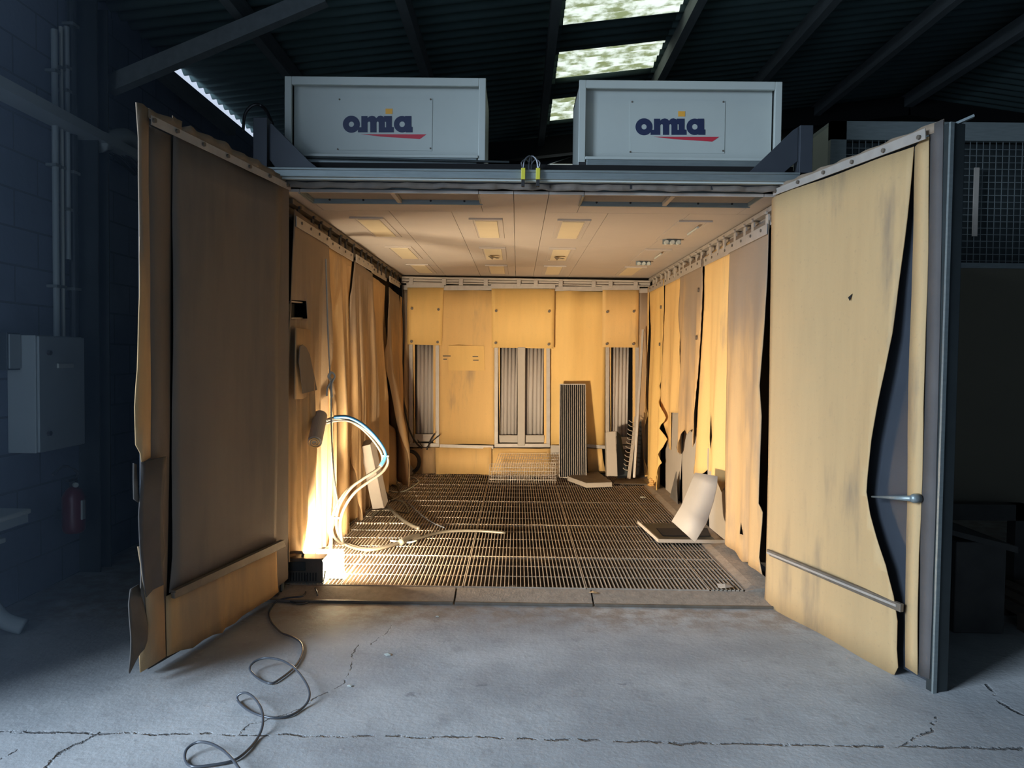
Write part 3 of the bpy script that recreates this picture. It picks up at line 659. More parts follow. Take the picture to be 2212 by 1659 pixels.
cloth('curled_flap', DL, [(277, 1272), (296, 1262), (308, 1294), (313, 1325), (312, 1348), (302, 1382), (293, 1400), (283, 1410), (255, 1452), (252, 1448), (264, 1374), (270, 1306)], 'curl', t, lambda a, b: .03+1.2*(a-1.5)**2*(1 if a > 1.5 else -3)+.02*math.sin(b*9), step=.025, vstep=.06)
cloth('edge_sliver', DL, [(280, 1000), (287, 1003), (292, 1086), (281, 1078), (280, 1040)], 'curl', t, lambda a, b: .02, rough=0)
cloth('torn_top_lining', DL, [(313, 253), (313, 234), (366, 256), (366, 250), (391, 262), (390, 275), (405, 272), (425, 284), (450, 295), (480, 306), (500, 322), (522, 333), (550, 345), (575, 362), (600, 375), (621, 388), (619, 405)], 'fabdustshade', t, lambda a, b: .01+.01*math.sin(a*37), rough=.004, step=.04)
rl = link('clamp_rail', rail(DL, (312, 250), (616, 399), (312, 270), (616, 412), .036, .006), 'strip', t)
bolts(DL, [(240+x/2.552, 200+y/2.552) for x, y in ((194, 157), (322, 215), (470, 288), (605, 352), (728, 410), (840, 462), (940, 512))], .042, rl)
rl = link('bottom_rail', rail(DL, (355, 1278), (596, 1168), (357, 1292), (602, 1180), .036, .022), 'strip_dark', t, bevel=.004)
link('rail_lip', rail(DL, (356, 1274), (596, 1165), (356, 1279), (596, 1170), .034, .03), 'strip_dark', t)

t = thing('booth_door_right', 'right booth door leaf swung open, lined with pale tan rubber sheets gaping at the edge', 'door', (1.95, 4.5, 0))
link('leaf', leaf_panel(DR, 1.38, .03, 2.85, .05), 'bluesteel', t, bevel=.004)
def gap(a, b):  # the free edge gapes away from the leaf half way down
    return .03+.10*max(0, min(1, (a-.75)/.45))**2*math.exp(-((b-1.15)/.75)**2)+.008*math.sin(a*8)
cloth('main_sheet', DR, [(1684, 424), (1984, 318), (1976, 420), (1967, 520), (1957, 620), (1950, 720), (1937, 800), (1922, 870), (1906, 950), (1895, 1030), (1892, 1062), (1902, 1110), (1920, 1165), (1940, 1220), (1953, 1285), (1957, 1340), (1952, 1400), (1953, 1440), (1945, 1456), (1925, 1452), (1880, 1428), (1860, 1419), (1820, 1396), (1790, 1376), (1755, 1358), (1720, 1338), (1690, 1322), (1659, 1308), (1663, 1230), (1668, 1000), (1672, 700), (1675, 430)], 'fabright', t, gap, rough=.001, step=.06)
cloth('edge_strip', DR, [(1984, 318), (2000, 300), (2014, 296), (2010, 500), (2004, 800), (1998, 1000), (1990, 1200), (1988, 1457), (1962, 1440), (1963, 1150), (1968, 900), (1975, 600)], 'fabright', t, lambda a, b: .016+.004*math.sin(b*5), rough=.001)
cloth('edge_flashing', DR, [(2010, 272), (2041, 258), (2037, 500), (2031, 800), (2024, 1100), (2011, 1467), (1988, 1457), (1992, 1150), (2000, 900), (2008, 600), (2012, 400)], 'patch', t, lambda a, b: .008, rough=.001)
cloth('hinge_lining', DR, [(1672, 408), (1700, 398), (1700, 1320), (1662, 1300), (1668, 900)], 'fabright', t, lambda a, b: .012, rough=0)
cloth('torn_top_lining', DR, [(1674, 402), (1700, 392), (1740, 377), (1780, 362), (1830, 343), (1880, 324), (1930, 302), (1985, 282), (2000, 275), (2041, 257), (2040, 280), (1990, 300), (1850, 352), (1680, 424)], 'fabdustshade', t, lambda a, b: .012+.01*math.sin(a*31), rough=.004, step=.04)
rl = link('clamp_rail', rail(DR, (1684, 411), (2016, 279), (1684, 424), (2017, 302), .046, .006), 'strip', t)
bolts(DR, [(1600+x/3.318, 150+y/3.318) for x, y in ((300, 876), (465, 812), (650, 743), (857, 668), (1085, 587), (1343, 493))], .052, rl)
rl = link('bottom_rail', rail(DR, (1674, 1185), (1969, 1303), (1682, 1200), (1968, 1321), .046, .024), 'strip_dark', t, bevel=.004)
link('rail_groove', rail(DR, (1676, 1190), (1960, 1304), (1676, 1194), (1960, 1309), .069, .004), 'strip', t)
A = DR.ab(2040, 260)[0]
ep = link('edge_profile', prism([DR.pt(1.385, .0, .005), DR.pt(1.435, .0, .005), DR.pt(1.435, .0, -.085), DR.pt(1.385, .0, -.085)], (0, 0, 2.87)), 'steel', t, bevel=.004)
link('edge_bead', prism([DR.pt(1.43, .0, .012), DR.pt(1.442, .0, .012), DR.pt(1.442, .0, -.01), DR.pt(1.43, .0, -.01)], (0, 0, 2.87)), 'galv', t)
p = DR.w(1992, 1076, .02); hd = link('handle', tube([p, p+DR.n*.03, p+DR.n*.05], .025, 14, 1, rr=lambda f: 1 if f < .8 else .7), 'galv', t, smooth=True)
q_ = DR.w(1903, 1072, .06); link('lever', tube([p+DR.n*.045, p*.5+q_*.5+DR.n*.02, q_], .016, 8, 1, rr=lambda f: 1-.7*f), 'galv', hd, smooth=True)
p = DR.w(1847, 643, .045); link('small_tear', prism([p, p+Vector((.015, -.02, .02)), p+Vector((.005, -.01, -.02))], DR.n*.003), 'black', t)
p = DR.pt(1.42, 2.87, -.04); link('top_latch', bar(p, p+Vector((.07, -.03, .03)), .03, .012), 'galv', t)

# ================================================================== BACK WALL
def bw(name, px, mat, label, cat='rubber curtain', group='rubber sheets on the back wall', off=0., amp=.01, ph=0., strip=True, holes=(), rough=.001, btn=()):
    x0 = min(p[0] for p in px); x1 = max(p[0] for p in px); y1 = max(p[1] for p in px); y0 = min(p[1] for p in px)
    t = thing(name, label, cat, WB.w((x0+x1)/2, y1, off), group)
    cloth('sheet', WB, px, mat, t, lambda a, b: off+amp*math.sin(a*9+ph+b)+amp*.6*math.sin(a*17+ph*2), step=.06, vstep=.3, rough=rough, holes=holes)
    if strip:
        link('clamp_strip', rail(WB, (x0-1, y0-9), (x1+1, y0-9), (x0-1, y0+1), (x1+1, y0+1), off+.012, .008), 'strip', t)
    for b_ in btn:
        p = WB.w(b_[0], b_[1], off+.014); link('stud', cyl(p, p+Vector((0, -.012, 0)), .018, 12), 'strip_dark', t)
    return t
bw('back_curtain', [(869, 625), (882, 625), (884, 960), (868, 1022)], 'fabdustshade', 'narrow tan rubber strip in the far left corner of the back wall', off=.0)
bw('back_curtain', [(950, 626), (1068, 628), (1068, 960), (1000, 959), (948, 962), (948, 745)], 'fab', 'tan rubber sheet between the left and centre vents on the back wall', ph=1, amp=.014)
bw('back_curtain', [(1187, 628), (1309, 630), (1307, 966), (1250, 965), (1187, 963)], 'fabclean', 'tan rubber sheet between the centre and right vents, behind the leaning grating', ph=2.4, amp=.02)
bw('back_curtain', [(1378, 632), (1402, 633), (1400, 1024), (1380, 1022)], 'fabdustshade', 'narrow tan rubber strip in the far right corner of the back wall')
bw('vent_cover', [(881, 621), (959, 622), (955, 746), (880, 744)], 'fabclean', 'square tan rubber flap above the left back vent', 'vent flap', 'rubber flaps above the back vents', .035, .002, btn=((891, 667), (948, 669), (890, 738), (946, 739)))
bw('vent_cover', [(1062, 623), (1198, 625), (1196, 753), (1062, 751)], 'fabclean', 'wide tan rubber flap above the centre back vents', 'vent flap', 'rubber flaps above the back vents', .035, .002, btn=((1072, 672), (1186, 673), (1071, 741), (1185, 744)))
bw('vent_cover', [(1301, 626), (1379, 627), (1378, 751), (1300, 750)], 'fab', 'square tan rubber flap above the right back vent, grey stained', 'vent flap', 'rubber flaps above the back vents', .035, .002, btn=((1311, 674), (1368, 673), (1310, 743), (1367, 743)))
bw('skirt_sheet', [(869, 970), (942, 966), (940, 1023), (869, 1024)], 'fabdustshade', 'low tan rubber skirt sheet under the left back vent', 'rubber skirt', 'low rubber skirts of the back wall', .0, .012, strip=False)
bw('skirt_sheet', [(941, 966), (1062, 966), (1062, 1026), (942, 1024)], 'fab', 'low creased rubber skirt sheet left of the wire basket', 'rubber skirt', 'low rubber skirts of the back wall', .01, .022, 2, strip=False)
bw('skirt_sheet', [(1063, 968), (1190, 969), (1190, 1030), (1063, 1028)], 'fab', 'low rubber skirt sheet behind the wire basket', 'rubber skirt', 'low rubber skirts of the back wall', .0, .01, 3, strip=False)
bw('skirt_sheet', [(1190, 969), (1264, 970), (1264, 1030), (1190, 1029)], 'fabdustshade', 'low rubber skirt sheet behind the leaning grating', 'rubber skirt', 'low rubber skirts of the back wall', .0, .01, 3, strip=False)
bw('skirt_sheet', [(1268, 968), (1300, 969), (1302, 990), (1308, 1021), (1270, 1019)], 'fab', 'small rubber skirt sheet left of the white casing', 'rubber skirt', 'low rubber skirts of the back wall', .01, .012, 1, strip=False)
bw('skirt_sheet', [(1309, 970), (1400, 972), (1400, 1030), (1309, 1028)], 'fabgrey', 'dark low rubber skirt sheet in the back right corner', 'rubber skirt', 'low rubber skirts of the back wall', -.01, .01, 1, strip=False)
p = WB.w(1008, 815, .02)
cl = thing('sewn_panel', 'faint square patch with dark buckle marks on the left back sheet', 'patch', WB.w(1008, 820, .02))
link('patch', rail(WB, (969, 746), (1046, 747), (969, 800), (1048, 801), .018, .006), 'fabclean', cl, bevel=.002)
for a, b in (((957, 768), (974, 768)), ((958, 775), (966, 775)), ((1021, 769), (1033, 769)), ((1022, 777), (1034, 777))):
    link('buckle_mark', rail(WB, a, b, (a[0], a[1]+2), (b[0], b[1]+2), .024, .003), 'curl', cl)
# filter vents
def vent(lab, x0, x1, y0, y1, px):
    t = thing('filter_vent', lab, 'vent', WB.w((x0+x1)/2, y1, -.02), 'pleated filter vents in the back wall')
    e = 6
    link('frame', join([rail(WB, (x0, y0), (x0+e+2, y0), (x0, y1), (x0+e+2, y1), -.02, .045), rail(WB, (x1-e-2, y0), (x1, y0), (x1-e-2, y1), (x1, y1), -.02, .045), rail(WB, (x0, y1-8), (x1, y1-8), (x0, y1), (x1, y1), -.02, .05)]), 'strip', t, bevel=.003)
    link('wood_strip', join([rail(WB, (x0+e+2, y0), (x0+e+6, y0), (x0+e+6, y1-8), (x0+e+6, y1-8), -.03, .03), rail(WB, (x1-e-7, y0), (x1-e-2, y0), (x1-e-7, y1-8), (x1-e-2, y1-8), -.03, .03)]), 'fab', t)
    for a, b, yb in px:
        A0, Z0 = WB.ab(a, yb); A1, Z1 = WB.ab(b, y0-4); bm = bmesh.new(); n = 56; pr = None
        for i in range(n+1):
            f = i/n; a_ = A0+(A1-A0)*f; d = -.10+.03*abs(math.sin(f*math.pi*4.5))**.7
            v0 = bm.verts.new(WB.pt(a_, Z0, d+.006*math.sin(f*9))); v1 = bm.verts.new(WB.pt(a_, Z1, d))
            if pr: bm.faces.new((pr[0], v0, v1, pr[1]))
            pr = (v0, v1)
        link('pleated_filter', bm, 'pleat', t, smooth=True, solid=.004)
        link('bottom_plate', rail(WB, (a-2, yb), (b+2, yb), (a-1, yb+16), (b+1, yb+16), -.03, .03), 'whitedirt', t, bevel=.004)
vent('left pleated filter vent in the back wall, narrow', 884, 949, 744, 965, [(897, 936, 938)])
vent('centre pair of pleated filter vents divided by a pale post on the back wall', 1068, 1188, 750, 966, [(1080, 1118, 940), (1134, 1175, 940)])
vent('right pleated filter vent in the back wall behind the white casing', 1308, 1380, 748, 970, [(1322, 1360, 944)])
o = rail(WB, (1118, 750), (1135, 750), (1118, 962), (1134, 962), .026, .02); tag(link('vent_post', o, 'whitedirt', bevel=.01), 'pale rounded upright between the two centre filter vents', 'post')
tag(link('junction_cover', rail(WB, (1189, 961), (1208, 961), (1189, 981), (1208, 981), .03, .02), 'whitedirt', bevel=.004), 'small pale square plate low on the back wall left of the leaning grating', 'cover plate')
for k, (a, b) in enumerate(((950, 1066), (1268, 1307))):
    tag(link('skirt_rail', rail(WB, (a, 959), (b, 962), (a, 966), (b, 969), .02, .012), 'strip', bevel=.002), ('pale rail under the sheet between left and centre vents', 'short pale rail between the leaning grating and the right vent')[k], 'rail', 'rails of the back wall skirts')

# rails
def crail(pl, p0, p1, q0, q1, off, mat, label, n, lean=0, hook='strip'):
    a0, b0 = pl.ab(*p0); a1, b1 = pl.ab(*p1); c0, d0 = pl.ab(*q0); c1, d1 = pl.ab(*q1)
    t = thing('curtain_rail', label, 'curtain rail', pl.pt((a0+a1)/2, min(d0, d1), off))
    h0 = b0-d0
    def seg(f0, f1, o_, th, nm, m_):
        q = [pl.pt(a0, b0-(b0-d0)*f0, o_), pl.pt(a1, b1-(b1-d1)*f0, o_), pl.pt(c1, b1-(b1-d1)*f1, o_), pl.pt(c0, b0-(b0-d0)*f1, o_)]
        link(nm, prism(q, pl.n*th), m_, t, bevel=.002)
    seg(0, .3, off-.03, .045, 'top_channel', mat); seg(.35, .75, off-.04, .02, 'web', mat); seg(.8, 1, off-.03, .035, 'bottom_channel', mat)
    for i in range(n):
        f = (i+.5+(.22 if i % 3 == 1 else -.1))/n; a = a0+(a1-a0)*f; z1_ = b0+(b1-b0)*f; z0_ = d0+(d1-d0)*f; hw = .028
        link('hook', prism([pl.pt(a-hw, z1_-(z1_-z0_)*.22, off+.012), pl.pt(a+hw, z1_-(z1_-z0_)*.22, off+.012), pl.pt(a+hw, z0_-.02, off+.012), pl.pt(a-hw, z0_-.02, off+.012)], pl.n*.012), hook, t, bevel=.002)
    return t
crail(WB, (868, 598), (1404, 607), (868, 612), (1404, 620), .04, 'whitedirt', 'pale curtain rail with brackets along the top of the back wall', 10)
def zz(pl, y, z): return None
class AB(Plane): pass
def side_rail(pl, label, mat, hook, n, ztop=2.775, zbot=2.645):
    t = thing('curtain_rail', label, 'curtain rail', pl.pt(8, zbot, 0)); y0, y1 = 5.42, 10.58
    def bx(z0, z1, o0, th, nm, m_): link(nm, prism([pl.pt(y0, z0, o0), pl.pt(y1, z0, o0), pl.pt(y1, z1, o0), pl.pt(y0, z1, o0)], pl.n*th), m_, t)
    bx(ztop-.035, ztop, -.05, .06, 'top_channel', mat); bx(zbot+.02, ztop-.04, -.06, .02, 'web', mat); bx(zbot, zbot+.02, -.04, .04, 'bottom_channel', mat)
    for i in range(n):
        a = y0+.15+(y1-y0-.25)*(i+(.25 if i % 3 == 1 else 0))/n
        h = link('hook', prism([pl.pt(a-.03, ztop-.05, .0), pl.pt(a+.03, ztop-.05, .0), pl.pt(a+.03, zbot-.03, .0), pl.pt(a-.03, zbot-.03, .0)], pl.n*.012), hook, t)
        link('wing_bolt', bar(pl.pt(a-.02, ztop-.04, .018), pl.pt(a+.02, ztop-.03, .018), .012, .02), hook, h)
side_rail(WL, 'sooty dark curtain rail along the top of the left booth wall', 'strip_dark', 'black_rubber', 16)
side_rail(WR, 'pale curtain rail with hooks along the top of the right booth wall', 'strip', 'whitedirt', 18)

# ================================================================== SIDE CURTAINS
_sc = [0]
def sc(pl, px, mat, label, amp=.03, ph=0, off=0., rough=.004, bulge=None, strip=True, holes=(), studs=(), fold=0, seg=.09, freq=9):
    _sc[0] += 1; off += (.018 if pl is WR else .03)*(_sc[0] % 2)-.01
    ab = [pl.ab(*p) for p in px]; a0 = min(p[0] for p in ab[:2]); a1 = max(p[0] for p in ab[:2]); zt_ = max(p[1] for p in ab[:2])
    t = thing('hanging_curtain', label, 'rubber curtain', pl.pt((a0+a1)/2, min(p[1] for p in ab), off), 'rubber curtains on the %s booth wall' % ('left' if pl is WL else 'right'))
    def d(a, b):
        f = max(0, min(1, (2.6-b)/1.4))
        v = off+f*amp*(math.sin(a*freq+ph)+.5*math.sin(a*freq*2.3+ph*1.7+b*.8))+fold*f*.02*math.sin(a*60+ph)
        if bulge: v += bulge(a, b)
        return v
    cloth('sheet', pl, px, mat, t, d, step=.035, vstep=.13, rough=rough, holes=holes, seg=seg)
    if strip:
        z1_ = 2.655; st = link('clamp_strip', prism([pl.pt(a0, z1_-.075, off+.008), pl.pt(a1, z1_-.075, off+.008), pl.pt(a1, z1_, off+.008), pl.pt(a0, z1_, off+.008)], pl.n*.008), 'strip', t, bevel=.002)
        for i in range(4):
            p = pl.pt(a0+(a1-a0)*(i+.5)/4, z1_-.03, off+.016); link('bolt', cyl(p, p+pl.n*.008, .011, 8), 'strip_dark', st)
    for s in studs:
        a, b = pl.ab(*s); p = pl.pt(a, b, d(a, b)+.004); link('stud', cyl(p, p+pl.n*.014, .022, 12), 'strip_dark', t)
    return t
def z2(x, y): return (1350+x/2.154, 480+y/2.154)
def px2(*l): return [z2(x, y) for x, y in l]
sc(WR, px2((495, 80), (676, -10), (668, 250), (655, 500), (640, 760), (645, 900), (637, 1150), (632, 1310), (650, 1350), (648, 1400), (634, 1560), (650, 1640), (600, 1600), (575, 1582), (545, 1580), (515, 1530), (480, 1490), (465, 1330), (470, 1000), (478, 700), (485, 400)), 'fabdustshade', 'nearest rubber curtain on the right booth wall, grey at the top with a small slit', .02, 1, rough=.002, holes=[px2((541, 1388), (549, 1455), (535, 1450))], bulge=lambda a, b: .0)
sc(WR, px2((368, 160), (486, 88), (484, 300), (474, 480), (463, 650), (455, 800), (460, 960), (466, 1080), (460, 1240), (448, 1225), (437, 1255), (430, 1180), (410, 1175), (385, 1150), (383, 1050), (372, 1060), (370, 1140), (350, 1175), (325, 1170), (332, 1070), (343, 850), (355, 600), (365, 400)), 'fab', 'second rubber curtain on the right booth wall, bright and torn to shreds at the foot', .03, 2, rough=.008, seg=.05, holes=[px2((400, 880), (404, 1000), (396, 1060), (392, 1000))])
sc(WR, px2((262, 212), (364, 155), (367, 300), (360, 500), (350, 700), (340, 840), (335, 920), (330, 1045), (318, 1030), (306, 960), (295, 985), (285, 965), (275, 985), (262, 1070), (245, 1080), (238, 1050), (250, 930), (252, 750), (258, 560), (250, 430), (260, 300)), 'fabdustshade', 'third rubber curtain on the right booth wall, stained and ending raggedly at half height', .03, 3, rough=.008, seg=.05, studs=[z2(353, 315), z2(348, 537)])
sc(WR, px2((184, 262), (262, 218), (260, 300), (253, 420), (245, 600), (247, 740), (240, 885), (205, 885), (200, 1060), (185, 1020), (178, 900), (175, 760), (180, 600), (184, 400)), 'fab', 'fourth rubber curtain on the right booth wall, cut straight at half height', .03, 4, rough=.006, seg=.05)
sc(WR, px2((118, 298), (183, 265), (185, 400), (180, 600), (172, 740), (165, 760), (184, 850), (190, 910), (182, 960), (190, 1010), (178, 1080), (182, 1120), (170, 1180), (174, 1250), (150, 1262), (138, 1225), (115, 1215), (118, 1150), (110, 1100), (112, 800), (118, 500)), 'fabclean', 'fifth rubber curtain on the right booth wall, frayed down to the grating', .04, 5, rough=.008, seg=.05, studs=[z2(175, 395), z2(170, 568)])
sc(WR, px2((100, 318), (119, 300), (117, 500), (106, 700), (110, 900), (96, 1040), (112, 1215), (78, 1175), (84, 900), (95, 500)), 'fab', 'narrow rubber curtain in the far corner of the right booth wall', .03, 6, off=.03, rough=.006, seg=.06, strip=False)
# grey sheets leaning behind the torn curtains
def slab(name, label, cat, pts, th, mat='whitedirt', group=None, bevel=.002):
    """thin board through 3-D corners"""
    pts = [Vector(p) for p in pts]; n = (pts[1]-pts[0]).cross(pts[2]-pts[0]).normalized()
    return tag(link(name, prism(pts, n*th), mat, bevel=bevel), label, cat, group)
slab('leaning_board', 'narrow grey board standing behind the fourth right curtain', 'board', on(WR, px2((200, 860), (247, 870), (247, 1060), (232, 1290), (173, 1255), (173, 1060)), -.05), -.008, group='grey boards behind the right curtains')
slab('leaning_board', 'grey board standing behind the third right curtain', 'board', on(WR, px2((258, 950), (338, 960), (332, 1180), (300, 1300), (250, 1335), (248, 1100)), -.05), -.008, group='grey boards behind the right curtains')
slab('leaning_board', 'grey board behind the second right curtain beside the dark tray', 'board', on(WR, px2((360, 1050), (462, 1080), (466, 1500), (372, 1420)), -.05), -.008, group='grey boards behind the right curtains')
slab('torn_rag', 'small dark triangular scrap standing between the two grey boards', 'scrap', on(WR, px2((240, 1160), (246, 1300), (250, 1325), (202, 1312)), .0), .006, 'curl')
# bent white sheet
A_ = [z2(*q) for q in ((328, 1165), (312, 1200), (290, 1255), (262, 1320), (218, 1392))]
B_ = [z2(*q) for q in ((432, 1182), (428, 1230), (412, 1300), (380, 1400), (326, 1490))]
bm = bmesh.new(); pr = None
for i, (a, b) in enumerate(zip(A_, B_)):
    f = i/4; Ya = 6.75-.18*f+.05*math.sin(f*3.1); Yb = 6.55-.2*f+.05*math.sin(f*3.1)
    v = (bm.verts.new(P(*a, Y=Ya)), bm.verts.new(P(*b, Y=Yb)))
    if pr: bm.faces.new((pr[0], pr[1], v[1], v[0]))
    pr = v
tag(link('bent_sheet', bm, 'whitedirt', smooth=True, solid=.006), 'bent pale sheet standing on its corner over the dark tray', 'sheet')
# dark tray on the grating
t = thing('flat_tray', 'dark open metal tray lying on the grating at the right wall', 'tray', P(1470, 1155, Z=.08))
c = [P(1378, 1132, Z=.075), P(1545, 1132, Z=.075), P(1566, 1175, Z=.075), P(1423, 1173, Z=.075)]
link('base', prism(c, (0, 0, .008)), 'steel', t)
for a, b in ((0, 3), (3, 2)): link('rim', bar(c[a]+Vector((0, 0, .02)), c[b]+Vector((0, 0, .02)), .012, .03), 'whitedirt', t)
link('liner', prism([c[0]*.7+c[3]*.3+Vector((.12, 0, .01)), c[1]*.7+c[2]*.3+Vector((-.1, 0, .01)), c[1]*.3+c[2]*.7+Vector((-.1, 0, .01)), c[0]*.3+c[3]*.7+Vector((.1, 0, .01))], (0, 0, .004)), 'black_rubber', t)

# left wall curtains
def z6(x, y): return (600+x/3.687, 400+y/3.687)
sc(WL, [(630, 452), (705, 512), (704, 620), (707, 700), (702, 800), (706, 900), (704, 1000), (704, 1100), (700, 1180), (660, 1195), (640, 1200), (618, 1214), (614, 1214), (618, 900), (624, 640)], 'fabdustshade', 'nearest rubber curtain on the left booth wall with a hole over a dark box', .035, 0, rough=.003, holes=[[(627, 648), (651, 650), (652, 688), (628, 690)]], fold=1)
sc(WL, [(707, 516), (760, 560), (758, 700), (762, 800), (757, 900), (768, 1000), (772, 1100), (768, 1136), (740, 1150), (722, 1165), (698, 1188), (696, 1000), (698, 800), (698, 640)], 'fableft', 'second rubber curtain on the left booth wall behind the white rope', .05, 1.2, fold=1, off=.01, rough=.003)
sc(WL, [(762, 562), (800, 592), (800, 660), (803, 760), (801, 900), (805, 1000), (806, 1090), (785, 1105), (764, 1125), (758, 1000), (754, 800), (755, 640)], 'fabdustshade', 'third rubber curtain on the left booth wall, grey at the top', .05, 2.2, fold=1, rough=.003)
sc(WL, [(802, 594), (834, 618), (836, 760), (834, 900), (842, 960), (840, 1040), (825, 1072), (800, 1092), (798, 900), (796, 700)], 'fableft', 'fourth rubber curtain on the left booth wall', .06, 3.2, fold=1, rough=.003, bulge=lambda a, b: .03*max(0, min(1, (1.6-b)/1.2)))
sc(WL, [(836, 620), (858, 638), (861, 760), (864, 900), (862, 960), (852, 1010), (834, 1056), (832, 900), (831, 760)], 'fabdustshade', 'fifth rubber curtain on the left booth wall, bulging out at the foot', .05, 4.4, fold=1, rough=.003, bulge=lambda a, b: .20*max(0, min(1, (1.5-b)/1.0))*math.sin(max(0, min(1, (a-8.9)/.9))*math.pi))
sc(WL, [(860, 640), (869, 646), (872, 900), (888, 960), (884, 1010), (868, 1030), (866, 900)], 'fableft', 'narrow crumpled curtain in the far left corner', .06, 5, off=.04, rough=.004, strip=False, bulge=lambda a, b: .12*max(0, min(1, (1.2-b)/.6)))
# box behind the hole and hanging pieces
t = thing('recessed_box', 'small dark box seen through the hole in the nearest left curtain', 'box', WL.w(640, 690, -.06))
link('body', prism(on(WL, [(630, 655), (648, 655), (648, 686), (630, 686)], -.07), WL.n*.03), 'steel', t, bevel=.004); link('rim', join([rail(WL, (627, 650), (651, 652), (627, 653), (651, 655), -.02, .03), rail(WL, (627, 686), (651, 686), (627, 689), (651, 689), -.02, .03)]), 'strip', t)
cloth('hanging_flap', WL, [(626, 748), (632, 744), (640, 750), (648, 765), (665, 842), (633, 850), (624, 780)], 'fabgrey', None, lambda a, b: .07, rough=0, step=.05, smooth=False)
o = bpy.data.objects['hanging_flap']; tag(o, 'dark narrow rubber flap hanging in front of the nearest left curtain', 'rubber flap')
cloth('hanging_patch', WL, [(624, 708), (655, 712), (662, 722), (664, 800), (660, 850), (640, 862), (622, 862)], 'fabdustshade', None, lambda a, b: .045, rough=.001, step=.05)
tag(bpy.data.objects['hanging_patch'], 'square-cornered tan rubber patch behind the dark hanging flap', 'rubber patch')
# roll of sheet
p0, p1 = P(692, 898, X=-1.50), P(680, 955, X=-1.47)
t = thing('rolled_sheet', 'rolled-up pale sheet hanging at the left curtain by the hose', 'roll', p1)
link('roll', tube([p0, p1], .052, 24, 1), 'whitedirt', t, smooth=False)
d = (p1-p0).normalized()
sp = []; e1 = d.orthogonal().normalized(); e2 = d.cross(e1)
for i in range(40):
    an = i*.36; rr_ = .012+.0009*i; sp.append(p1+d*.004+e1*math.cos(an)*rr_+e2*math.sin(an)*rr_)
link('spiral_end', tube(sp, .004, 6, 1), 'fab', t)
# white tie and rope
p = P(716, 830, X=-1.42); t = thing('tied_cloth', 'knotted white cloth tie hanging on the left curtain', 'tie', p+Vector((0, 0, -.08)))
link('knot', tube([p+Vector((0, 0, .03)), p+Vector((-.02, 0, .06)), p+Vector((.0, 0, .09)), p+Vector((.025, 0, .06)), p+Vector((0, 0, .0)), p+Vector((.006, 0, -.1))], .013, 8, flat=.5), 'white', t, smooth=True)
link('tail', tube([p+Vector((0, 0, .02)), p+Vector((-.03, .0, -.03)), p+Vector((-.035, 0, -.09))], .008, 6, flat=.5), 'white', t, smooth=True)
tag(link('white_rope', tube([P(704, 560, X=-1.56), P(708, 700, X=-1.50), P(712, 800, X=-1.45), P(715, 850, X=-1.42), P(716, 930, X=-1.40), P(721, 1020, X=-1.37), P(731, 1096, X=-1.33)], .007, 6), 'white'), 'thin white rope hanging down behind the looped hose', 'rope')
# looped hose bundle
t = thing('looped_hose', 'bundle of pale hoses looping from the left curtain down across the grating', 'hose', P(800, 1180, Z=.06))
base = [(700, 910, 6.15), (722, 903, 6.15), (752, 903, 6.15), (785, 920, 6.2), (815, 950, 6.25), (833, 983, 6.3), (822, 1008, 6.3), (790, 1030, 6.25), (760, 1052, 6.2), (738, 1082, 6.15), (727, 1115, 6.1), (730, 1150, 6.2)]
fl = [(748, 1176), (790, 1187), (830, 1182), (870, 1170), (905, 1162), (960, 1148), (1030, 1146), (1092, 1150)]
for k, (ox, oy) in enumerate(((0, 0), (-.014, -.016), (.012, -.03))):
    pts = [P(x, y, Y=Y)+Vector((ox*(1+i*.15), 0, oy*(.6+.1*i))) for i, (x, y, Y) in enumerate(base)] + [P(x, y, Z=.075)+Vector((0, ox*1.5, 0)) for x, y in fl[:8 if k < 2 else 5]]
    link('hose', tube(pts, .0125, 8), 'hose', t, smooth=True)
link('blue_highlight', tube([P(x, y-2, Y=Y-.035) for x, y, Y in base[1:7]], .014, 8), 'bluehighlight', t, smooth=True)  # blue highlight on the pale bundle, built as an extra coloured tube
for x, y, Y in ((700, 908, 6.14), (833, 985, 6.28), (727, 1118, 6.1)):
    p = P(x, y, Y=Y); link('cable_tie', B((p+Vector((-.028, -.02, -.006)), p+Vector((.028, .02, .006)))), 'white', t)
bm = tube([P(905, 1158, Z=.085), P(885, 1163, Z=.09), P(865, 1172, Z=.085)], .028, 10)
link('nozzle', bm, 'hose', t, smooth=True)
# cables and hose heap at left
for k, (pts, r_, mat_, lab) in enumerate((
        ([(905, 1142), (880, 1130), (850, 1105), (832, 1080), (838, 1050)], .018, 'hose', 'thick dusty hose winding from the nozzle back along the left wall'),
        ([(838, 1060), (870, 1062), (905, 1040), (880, 1030), (845, 1045)], .008, 'white', 'thin white cable looped on the grating at the back left'),
        ([(800, 1120), (830, 1100), (880, 1108), (872, 1085), (840, 1078)], .007, 'hose', 'thin dusty cable loop beside the leaning casing'),
        ([(845, 1082), (862, 1070), (858, 1052), (838, 1048), (832, 1062), (850, 1078)], .012, 'hose', 'small coil of pale hose at the foot of the left curtains'),
        ([(843, 1168), (880, 1172), (900, 1168)], .008, 'white', 'short pale cable end below the hose nozzle'),
        ([(735, 1150), (760, 1128), (800, 1100), (835, 1085)], .006, 'cable', 'thin dark cable running along the left curtains to the casing'),
        ([(870, 1075), (920, 1120), (960, 1140)], .006, 'cable', 'thin dark cable crossing the grating toward the hose'))):
    tag(link('floor_cable', tube([P(x, y, Z=ZG+r_*1.1+.004) for x, y in pts], r_, 8), mat_, smooth=True), lab, 'cable', 'cables lying on the left of the grating')
